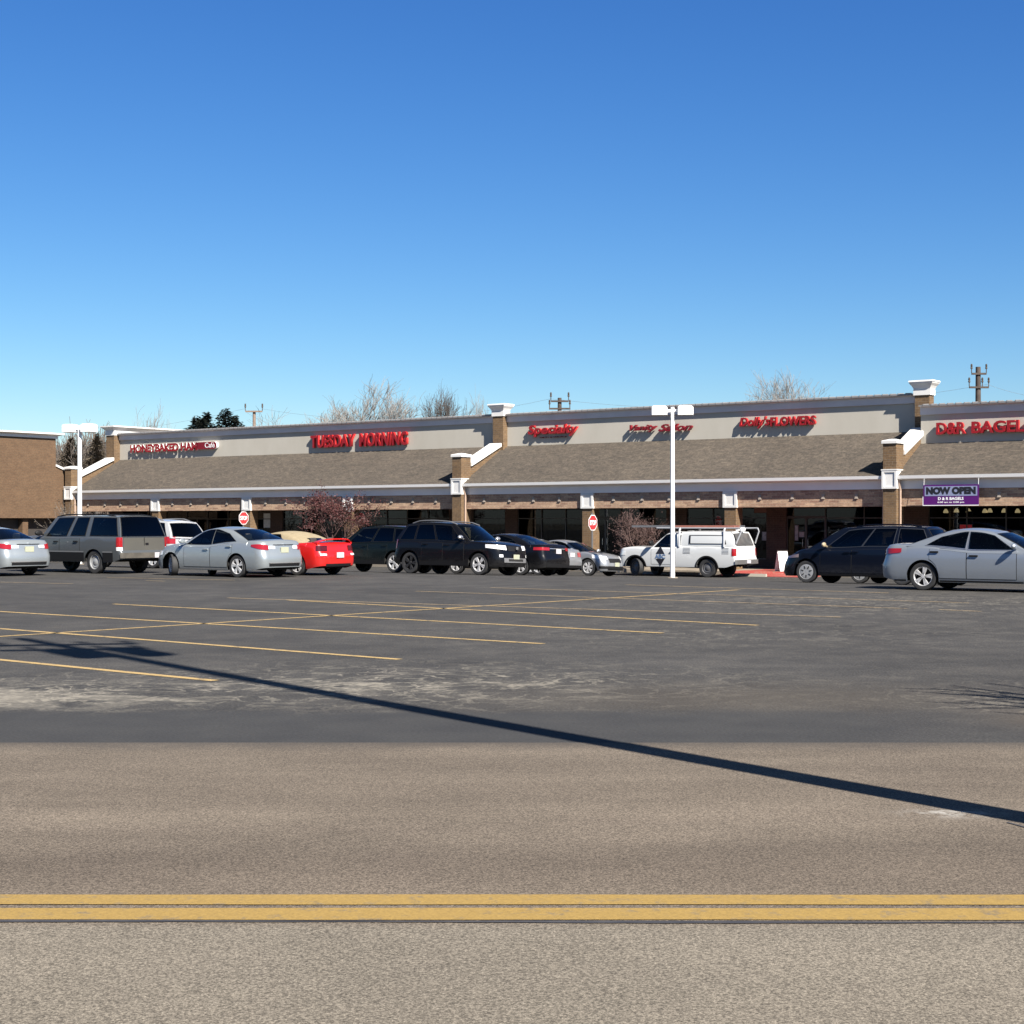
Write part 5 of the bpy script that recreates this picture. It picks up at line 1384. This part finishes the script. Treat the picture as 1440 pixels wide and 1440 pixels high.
fus = sedan(4.87,1.85,1.48,2.85,.95,.34,P_BLACK,1.07,.97,.74,('twin',5,M['alloy']),
    lamps=[('tail_lamp','rear',.50,-2.43+.50,.885,.985,M['tail']),('headlamp','front',.5,2.43-.60,lambda u:.71-.09*u,lambda u:.785-.045*u,M['lamp_clear'])],
    trims=[('chrome_strip','rear',.935,.96,M['chrome'],.014,.48),('lower_bumper','rear',.30,.42,M['trim'],.012,.7)], plates=[('rear',.86,M['plate_white'])])
c4, k4 = build_car('parked_car','black sedan seen from behind between the black suv and the silver cars','car',fus,'cars in the parking lot')
place(c4,(-k4.hl,0),787,54.5,'left')
sil = sedan(4.75,1.80,1.44,2.75,.93,.325,P_SILVER2,1.0,.94,.72,('twin',5,M['alloy']),plates=[('rear',.80,M['plate_white'])])
c5, k5 = build_car('parked_car','silver sedan mostly hidden behind the black sedan, only its tail showing','car',sil,'cars in the parking lot')
place(c5,(-k5.hl,0),806,60.0,'left')
inf = sedan(4.75,1.77,1.46,2.85,.85,.335,P_SILVER2,1.03,.95,.76,('twin',6,M['alloy']),
    lamps=[('headlamp','front',.46,2.375-.60,lambda u:.665+.04*(1-u),lambda u:.79+.06*(1-u),M['lamp_clear']),('tail_lamp','rear',.45,-2.375+.4,.78,.95,M['tail'])],
    trims=[('grille','front',.54,.70,M['trim'],.014,.42),('air_intake','front',.25,.36,M['trim'],.012,.55),('fog_surround','front',.30,.40,M['trim'],.010,.8)], plates=[('front',.47,M['plate'])])
c6, k6 = build_car('parked_car','silver sedan facing right with its nose at the white pickup','car',inf,'cars in the parking lot')
place(c6,(k6.xf,-k6.w),825.5,62.5,'right')
hid = sedan(4.6,1.78,1.40,2.7,.9,.32,P_DARKGREY,.98,.92,.70,('cap',6,M['hubcap']))
c7, k7 = build_car('parked_car','dark sedan hidden behind the navy minivan, only its wheels showing underneath','car',hid,'cars in the parking lot')
place(c7,(k7.xf,k7.w),1207.5,50.3,'left')

# --- red convertible with a beige soft top and a hoop spoiler
W_ = 1.77; hl = 4.49/2
ecl = sedan(4.49,1.77,1.33,2.56,.95,.325,P_RED,.985,.88,.66,('twin',5,M['alloy']),
    top=[(-hl,.93),(-hl+.12,.975),(-hl+.5,.985),(-.9,.95),(0,.90),(.7,.88),(hl-1.15,.88),(hl-.75,.83),(hl-.3,.76),(hl-.08,.68),(hl,.63)],
    doors=[(-hl+1.55,hl-1.60,-hl+1.75)],
    gh=[dict(name='soft_top',paint=FABRIC,br=-hl+.62,bf=hl-1.38,tr=-hl+1.55,tf=hl-2.05,wb=W_/2*.90,wt=W_/2*.68,rz=1.33,arch=.05,crown=.05,bulge=.03,curve=.06,zb=.86,
        win=[('side',.36,.90,.16,.86),('front',.93,.06,.93),('rear',.42,.30,.60)])],
    lamps=[('tail_lamp','rear',.46,.80,.74,.90,noisy('dark_red_lamp',(.045,.004,.006),(.075,.006,.008),9,.2)),('reversing_lamp','rear',.52,.74,.605,.655,M['lamp_clear']),('headlamp','front',.45,hl-.85,.58,.68,M['lamp_clear'])],
    trims=[('plate_recess','rear',.58,.70,noisy('recess_red',(.30,.008,.008),(.34,.01,.01),3,.4),.008,.22),('lower_bumper','rear',.28,.36,M['trim'],.012,.55)],
    plates=[('rear',.615,M['plate_white'])], mirror=(hl-1.62,.95))
c8, k8 = build_car('parked_convertible','red convertible with beige soft top and hoop spoiler, seen from behind','car',ecl,'cars in the parking lot')
mb = MB()
pts = []
for i in range(17):
    t = i/16; y = lerp(-.74,.74,t); u = abs(2*t-1); pts.append((-hl+.17+.16*u**3, y, 1.09-.115*u**4))
for p, q in zip(pts, pts[1:]):
    mb.add([(p[0]-.09,p[1],p[2]-.012),(p[0]+.09,p[1],p[2]-.02),(p[0]+.09,p[1],p[2]+.012),(p[0]-.09,p[1],p[2]+.022),(q[0]-.09,q[1],q[2]-.012),(q[0]+.09,q[1],q[2]-.02),(q[0]+.09,q[1],q[2]+.012),(q[0]-.09,q[1],q[2]+.022)],
           [(0,1,5,4),(1,2,6,5),(2,3,7,6),(3,0,4,7)])
for y in (-.735,.735): mb.box(-hl+.22,-hl+.42,y-.03,y+.03,.94,1.0)
mb.build('spoiler',[P_RED],c8,50)
place(c8,(-k8.hl,0),478,46.9,'left')

# --- suvs, minivan
def suv(L,W,H,wb,fo,r,pnt,belt,cowl,nose,rim,**k):
    hl = L/2
    d = dict(L=L,W=W,wb=wb,fo=fo,r=r,gc=.28,rgc=.38,fgc=.28,paint=pnt,prof=PROF_SUV,rim=rim,tw=.23,archgap=.06,
        top=[(-hl,belt-.03),(-hl+.1,belt),(-.5,belt),(.4,cowl),(hl-1.35,cowl),(hl-.9,cowl-.02),(hl-.35,lerp(cowl,nose,.55)),(hl-.08,nose+.01),(hl,nose-.05)],
        rprof=[(.25,.06),(.45,0),(.62,.0),(.72,.06),(1.1,.10),(1.3,.12)], fprof=[(.25,.06),(.42,.0),(.60,.02),(.80,.05),(1.0,.12)],
        privacy=.7,rbow=.10,fbow=.20,rc=(.30,.28),fc=(.55,.45),taper=.04,crown=.05,
        gh=[dict(br=-hl+.16,bf=hl-1.28,tr=-hl+.55,tf=hl-2.05,wb=W/2*.94,wt=W/2*.76,rz=H,arch=.06,crown=.04,bulge=.02,curve=.03,
            win=[('side',.06,.26,.10,.86),('side',.29,.57,.09,.88),('side',.60,.92,.08,.88),('front',.93,.06,.93),('rear',.88,.10,.86)])],
        doors=[(-hl+1.35,-hl+2.22,-hl+1.48),(-hl+2.24,hl-1.45,-hl+2.38)], mirror=(hl-1.52,cowl+.12),
        lamps=[('tail_lamp','rear',W/2*.72,-hl+.30,belt-.26,belt+.0,M['tail']),('headlamp','front',W/2*.50,hl-.66,nose-.17,nose-.01,M['lamp_clear'])],
        trims=[('side_cladding','side',.29,.42,M['trim'],.010),('lower_bumper','rear',.40,.55,M['trim'],.014,W/2*.88)],
        plates=[('rear',belt-.18,M['plate'])])
    d.update(k); return d
def roof_rails(root, car, x0, x1, y, z, m, rise=.055):
    for sd in (1,-1):
        mb = MB(); g = car.S['gh'][0]; n = 12
        pts = []
        for i in range(n+1):
            t = i/n; x = lerp(x0,x1,t); pts.append((x, sd*(y-.02*abs(2*t-1)), car.roofz(g,x,.75)+rise*min(1,6*t,6*(1-t))-.01))
        mb.tube(pts,.022,6); mb.build('roof_rail',[m],root,50)

P_WHITESUV = paint('pearl_white_paint', (.36,.365,.37), .1, .35)
c9, k9 = build_car('parked_suv','white suv peeking out behind the grey suv and the silver sedan','suv',suv(4.6,1.84,1.72,2.65,.92,.35,P_WHITESUV,1.08,1.05,.90,('twin',5,M['alloy']),
    lamps=[('tail_lamp','rear',.66,-2.3+.34,.86,1.10,M['tail']),('headlamp','front',.5,1.6,.78,.93,M['lamp_clear'])]),'cars in the parking lot')
roof_rails(c9,k9,-1.5,.35,.62,1.72,M['galv'])
place(c9,(-k9.hl,0),270,54.0,'left')
hlx = 2.27
tor = suv(4.54,1.81,1.73,2.857,.86,.355,P_BLACK,1.10,1.08,.97,('twin',5,M['alloy']),
    top=[(-hlx,1.06),(-hlx+.1,1.10),(-.5,1.10),(.4,1.07),(hlx-1.2,1.08),(hlx-.9,1.07),(hlx-.35,1.02),(hlx-.08,.95),(hlx,.90)],
    lamps=[('tail_lamp','rear',.70,-hlx+.22,.82,1.12,M['tail']),('headlamp','front',.42,hlx-.55,lambda u:.875-.065*u,lambda u:.985-.03*u,M['lamp_clear']),('fog_lamp','front',.60,.72,.585,.67,M['lamp_clear'])],
    trims=[('side_cladding','side',.30,.40,M['trim'],.010),('grille','front',.78,.94,M['trim'],.012,.36),('skid_plate','front',.42,.56,M['galv'],.020,.58),('air_intake','front',.46,.53,M['under'],.026,.38),('lower_bumper','rear',.40,.55,M['trim'],.014,.8)],
    plates=[('front',.60,M['plate']),('rear',.9,M['plate'])], mmat=M['chrome'], rear_rim=M['dark_rim'])  # rear rims get a darker material than the front ones
c10, k10 = build_car('parked_suv','black suv with silver roof rails facing right, bright headlamps and skid plate','suv',tor,'cars in the parking lot')
roof_rails(c10,k10,-1.55,.30,.62,1.74,M['galv'])
g = k10.S['gh'][0]
mb = MB(); mb.cbox(hlx+.0,hlx+.035,-.05,.05,.84,.92,.01); mb.build('badge',[M['chrome']],c10)
place(c10,(k10.xf,-k10.w),671.5,49.7,'right')
c11, k11 = build_car('parked_suv','black-green suv facing left between the red convertible and the black suv','suv',suv(4.75,1.82,1.66,2.83,.88,.36,P_BLACKGREEN,1.06,1.03,.90,('twin',5,M['alloy'])),'cars in the parking lot')
place(c11,(k11.xr,k11.w),552.5,54.0,'left')
hv = 5.10/2
van = suv(5.10,1.96,1.75,3.0,.98,.335,P_NAVY,1.08,1.06,.86,('cap',7,M['hubcap']),gc=.22,fgc=.20,tw=.22,
    prof=PROF_CAR[:4]+[(.80,1.0),(1.0,.985),(1.15,.95)],fc=(.85,.55),fbow=.30,
    top=[(-hv,1.05),(-hv+.1,1.10),(-.5,1.09),(.4,1.05),(hv-1.5,1.03),(hv-1.05,1.02),(hv-.45,.90),(hv-.1,.77),(hv,.70)],
    fprof=[(.2,.05),(.35,0),(.5,.02),(.7,.10),(.9,.26)],
    gh=[dict(br=-hv+.14,bf=hv-.98,tr=-hv+.50,tf=hv-2.05,wb=.91,wt=.76,rz=1.75,arch=.05,crown=.045,bulge=.02,curve=.03,peak=-.2,
        win=[('side',.035,.285,.11,.88),('side',.325,.56,.10,.89),('side',.575,.86,.10,lambda u:.89-.05*u**3),('front',.93,.06,.93),('rear',.9,.1,.88)])],
    doors=[(-hv+1.55,-hv+2.65,-hv+2.55),(-hv+2.67,hv-1.45,-hv+2.80)], mirror=(hv-1.62,1.14), mmat=paint('mirror_tan',(.35,.28,.18),0,.35), wtrim=mat('dull_window_trim',(.022,.024,.03),.5),
    lamps=[('tail_lamp','rear',.78,-hv+.25,.85,1.3,M['tail']),('headlamp','front',.62,hv-.72,lambda u:.70+.06*(1-u),lambda u:.76+.10*(1-u),mat('smoky_lamp',(.22,.15,.14),.15,0,.8))],
    trims=[('side_sill','side',.23,.28,M['trim'],.008),('air_intake','front',.25,.36,M['trim'],.012,.6)])
c12, k12 = build_car('parked_minivan','navy blue minivan facing left behind the pale blue silver sedan','minivan',van,'cars in the parking lot')
roof_rails(c12,k12,-1.9,.1,.66,1.75,P_NAVY,.04)
place(c12,(k12.xf,k12.w),1132.5,46.8,'left')

# --- long old suv with two-tone side and barn doors
hs = 5.57/2
sub = suv(5.57,1.95,1.80,3.34,.92,.365,P_PEWTER,1.16,1.14,1.06,('steel',0,M['hubcap']),gc=.36,rgc=.46,fgc=.38,archgap=.075,archh=.92,
    prof=[(.3,.97),(.5,.99),(.8,1.0),(1.0,.995),(1.2,.98)],rc=(.14,.14),fc=(.35,.35),rbow=.03,fbow=.08,taper=.02,crown=.05,
    top=[(-hs,1.16),(-hs+.1,1.16),(-.5,1.16),(.4,1.15),(hs-1.5,1.15),(hs-1.0,1.14),(hs-.3,1.10),(hs-.05,1.06),(hs,1.0)],
    rprof=[(.3,.05),(.52,0),(.66,.0),(.70,.07),(1.2,.10)],fprof=[(.3,.06),(.5,0),(.7,.03),(1.0,.06)],
    gh=[dict(br=-hs+.12,bf=hs-1.62,tr=-hs+.36,tf=hs-2.22,wb=.935,wt=.80,rz=1.82,arch=.02,crown=.03,bulge=.01,curve=.015,rbow=.03,fbow=.14,
        win=[('side',.03,.36,.09,.91),('side',.43,.61,.09,.91),('side',.67,.93,.08,.91,M['glass_pale']),('front',.93,.06,.93),('rear',.93,.05,.94)])],
    doors=[(-hs+1.98,-hs+2.95,-hs+2.15),(-hs+2.97,hs-1.62,-hs+3.12)], mirror=(hs-1.72,1.25), mmat=M['trim'], hmat=M['trim'], hdrop=.16, mscale=1.2,
    lamps=[('tail_lamp','rear',.84,-hs+.17,.83,1.13,M['tail']),('lamp_base','rear',.84,-hs+.17,.72,.83,M['lamp_clear']),('headlamp','front',.55,.9,.85,1.02,M['lamp_clear'])],
    trims=[('two_tone_band','side',.38,.66,M['trim'],.012),('side_moulding','side',.66,.70,M['galv'],.018),('bumper','rear',.50,.66,noisy('dull_chrome_bumper',(.06,.055,.048),(.10,.09,.075),3,.4),.05,.94),
           ('tailgate_skin','rear',.72,1.12,P_TAN,.008,.80),('grille','front',.75,.98,M['trim'],.012,.5)], plates=[])
c13, k13 = build_car('parked_suv','long old pewter grey suv with dark lower sides and tan barn doors','suv',sub,'cars in the parking lot')
mb = MB(); p = k13.bpt(*k13.P(0),.58); mb.box(p.x-.075,p.x-.052,-.62,-.30,.50,.66); mb.build('bumper_patch',[M['plate_white']],c13)
mb = MB(); p = k13.bpt(*k13.P(0),.95); mb.cbox(p.x-.03,p.x-.008,-.16,-.04,.90,.96,.005); mb.build('handle',[M['trim']],c13)
mb = MB(); mb.box(p.x-.012,p.x-.004,-.012,.012,.72,1.12); mb.build('door_gap',[M['under']],c13)
roof_rails(c13,k13,-2.2,.6,.72,1.82,M['trim'],.05)
place(c13,(k13.xr,k13.w),131,48.4,'left')

# --- white work pickup with a cap, ladder rack and ladders
hp = 5.72/2
pk = suv(5.72,2.02,1.90,3.40,.98,.385,P_WHITE,1.30,1.22,1.12,('steel',0,mat('grey_steel_rim',(.11,.11,.115),.4,.4)),gc=.42,rgc=.55,fgc=.44,archgap=.10,archh=.95,tw=.25,steer=-24,
    prof=[(.3,.95),(.5,.985),(.8,1.0),(1.0,.998),(1.2,.98),(1.35,.96)],rc=(.10,.10),fc=(.40,.40),rbow=.03,fbow=.14,taper=.02,crown=.04,shoulder=.04,
    top=[(-hp,1.30),(-hp+.05,1.30),(-.20,1.30),(-.08,1.26),(.2,1.22),(.9,1.22),(hp-1.3,1.22),(hp-.9,1.23),(hp-.3,1.19),(hp-.06,1.12),(hp,1.05)],
    rprof=[(.4,.03),(.55,.0),(.75,.0),(.80,.03),(1.3,.05)],fprof=[(.3,.08),(.5,0),(.7,.0),(.9,.03),(1.2,.08)],
    gh=[dict(name='cab',br=-.14,bf=1.18,tr=-.08,tf=.48,wb=.92,wt=.76,rz=1.90,arch=.06,crown=.045,bulge=.015,curve=.02,rbow=.03,fbow=.16,
            win=[('side',.30,.90,.06,lambda u:.88-.04*u**3),('front',.92,.06,.92),('rear',.85,.2,.85)]),
        dict(name='bed_cap',br=-hp+.10,bf=-.24,tr=-hp+.34,tf=-.28,wb=.965,wt=.86,rz=1.93,arch=.015,crown=.04,bulge=.02,curve=.015,rbow=.03,fbow=.02,zb=1.28,
            win=[('side',.16,.80,.20,.72,P_WHITE),('rear',.80,.06,.84,noisy('grey_cap_glass',(.06,.06,.062),(.09,.09,.09),4,.12))])],
    doors=[(-.04,1.10,.10)], mirror=(1.02,1.40), mmat=M['trim'], hmat=M['trim'], mscale=1.5, hdrop=.20,
    lamps=[('tail_lamp','rear',.87,-hp+.16,.90,1.20,M['tail']),('headlamp','front',.55,hp-.5,.88,1.06,M['lamp_clear'])],
    trims=[('bumper','rear',.56,.74,mat('dull_step_bumper',(.15,.15,.15),.4,.4),.06,.98),('grille','front',.72,1.05,M['chrome'],.014,.6)],
    plates=[])
c14, k14 = build_car('parked_pickup','white work pickup with bed cap, ladder rack and black diamond door emblem','pickup truck',pk,'cars in the parking lot')
mb = MB(); mb.cbox(-hp-.10,-hp-.066,-.16,.16,.59,.72,.004); mb.build('licence_plate',[M['plate_white']],c14)
# arch surrounds in dark trim
for xw in (k14.xr,k14.xf):
    for sd in (1,-1):
        mb = MB(); r0_, r1_ = k14.r+.10, k14.r+.16; rows = [[],[]]
        for i in range(25):
            a = math.pi*i/24
            for rr, row in ((r0_,rows[0]),(r1_,rows[1])):
                x = xw+rr*math.cos(a); z = k14.r+rr*math.sin(a)*.95; y = k14.w*k14.wf(z)+.014; row.append((x,sd*y,z))
        mb.grid(rows,0,sd>0); mb.build('arch_trim',[M['trim']],c14,40)
# door emblem: black diamond with a pale lettered band, thin company lines
for sd in (1,-1):
    yy = lambda z: k14.w*k14.wf(z)+.014
    zc = .86; xc = .66; hw, hh = .27, .42
    mb = MB()
    def F(dx,dz,e=0): return (xc+dx, sd*(yy(zc+dz)+e), zc+dz)
    tri = [F(0,hh),F(-hw*.52,hh*.26+.02),F(hw*.52,hh*.26+.02)]; mb.add([F(0,hh),F(-hw*.80,.09),F(hw*.80,.09)],[(0,1,2)[::sd]]); mb.add([F(0,-hh),F(hw*.80,-.12),F(-hw*.80,-.12)],[(0,1,2)[::sd]])
    d = mb.build('door_emblem',[M['black_plain']],c14)
    me = fit_text('lettering','ABC',(-.25,.25,-.105,.075),.003,[mat('emblem_blue',(.10,.16,.28),.4)],d,0,offset=.035)
    for v in me.data.vertices: v.co = (xc-sd*v.co.x, sd*(yy(zc+v.co.z)+.003+.002*(v.co.y<.001)), zc+v.co.z)
    me2 = fit_text('lettering','CONSTRUCTION CO',(-.45,.35,-.52,-.475),.003,[M['trim']],d,0)
    for v in me2.data.vertices: v.co = (xc-sd*v.co.x, sd*(yy(zc+v.co.z)+.003+.002*(v.co.y<.001)), zc+v.co.z)
# cap side hatch outline and louvre decals
for sd in (1,-1):
    mb = MB(); g = k14.S['gh'][1]
    for (a,b,c,d) in ((.13,.83,.16,.20),(.13,.83,.72,.76),(.13,.15,.16,.76),(.81,.83,.16,.76)): k14.gpatch(mb,g,1+a,1+b,c,d,.02,8,2,0,sd)
    mb.build('hatch_frame',[M['trim']],c14,30)
    mb = MB()
    for x0 in (-.75,-2.55):
        for i in range(5):
            z = .98+i*.055; a0, a1 = k14.at_x(x0), k14.at_x(x0+.34); k14.bpatch(mb,a0,a1,z,z+.016,.008,4,1,0,sd)
    mb.build('side_stripes',[M['galv']],c14)
# rack: four uprights, two long rails, cross bars
mb = MB(); mats_ = []
for sd in (1,-1):
    for x in (-.22,-2.30): mb.tube([(x,sd*.99,1.26),(x,sd*.97,1.45),(x+.03,sd*.88,1.96),(x+.03,sd*.80,2.03)],.042,6)
    mb.tube([(-2.95,sd*.80,2.03),(.95,sd*.80,2.03)],.036,6)
for x in (-2.27,-.19,.90): mb.tube([(x,-.80,2.03),(x,.80,2.03)],.026,6)
for sd in (1,-1): mb.tube([(-2.95,sd*.80,2.03),(-3.0,sd*.80,1.9),(-2.80,sd*.86,1.40)],.03,6)
mb.build('ladder_rack',[mat('pale_rack_steel',(.38,.39,.41),.45,.3)],c14,50)
mb = MB(); mb.cbox(-2.72,-2.40,-.16,.16,1.93,2.05,.03); mb.build('roof_vent',[M['white_plain']],c14)
place(c14,(k14.xr,k14.w),993.5,64.3,'left',1.0)
def ladder(label, L, w, x0, y, z, m):
    o = empty('ladder', (0,0,0), 0, label, 'ladder', 'ladders on the pickup rack'); mb = MB()
    for sd in (-1,1): mb.box(0,L,sd*w/2-.016,sd*w/2+.016,0,.085)
    a = mb.build('rail',[m],o); mb = MB(); n = int(L/.30)
    for i in range(n): mb.tube([(.2+i*.3,-w/2,.042),(.2+i*.3,w/2,.042)],.017,6)
    mb.build('rung',[M['galv']],o)
    o.matrix_world = Matrix.Translation(c14.location) @ c14.rotation_euler.to_matrix().to_4x4() @ Matrix.Translation((x0,y,z)); return o
ladder('orange fibreglass ladder on the pickup rack, towards its tail',2.9,.42,-2.60,.40,2.06,noisy('orange_fibreglass',(.28,.11,.08),(.34,.14,.105),4,.5))
ladder('long grey aluminium ladder on the pickup rack, reaching over its cab',4.3,.40,-2.5,-.30,2.06,M['galv'])
ladder('thin grey ladder on the near side of the pickup rack over the cab',2.2,.30,.1,.42,2.06,M['galv'])

# leafless wood added unseen behind the viewpoint: darkens reflections in windows and paint
mb = MB(); rnd = random.Random(5); rows = [[],[],[],[],[]]
for i in range(161):
    a = R(lerp(165, 375, i/160)); rad = 62+6*math.sin(i*.9)+rnd.uniform(-2,2); h = 13.5+2.5*math.sin(i*.37)+1.6*math.sin(i*1.3)+rnd.uniform(-.8,.8)
    for k, (f, d) in enumerate(((0,0),(.45,-1.5),(.85,.5),(1.0,3.0),(0,9))): rows[k].append(((rad+d)*math.cos(a), (rad+d)*math.sin(a), h*f))
mb.grid(rows)
tag(mb.build('unseen_wood', noisy('wood_brown',(.018,.015,.012),(.04,.033,.026),.35,.95)), 'dark leafless wood added unseen behind the viewpoint to darken reflections', 'wood', kind='stuff')
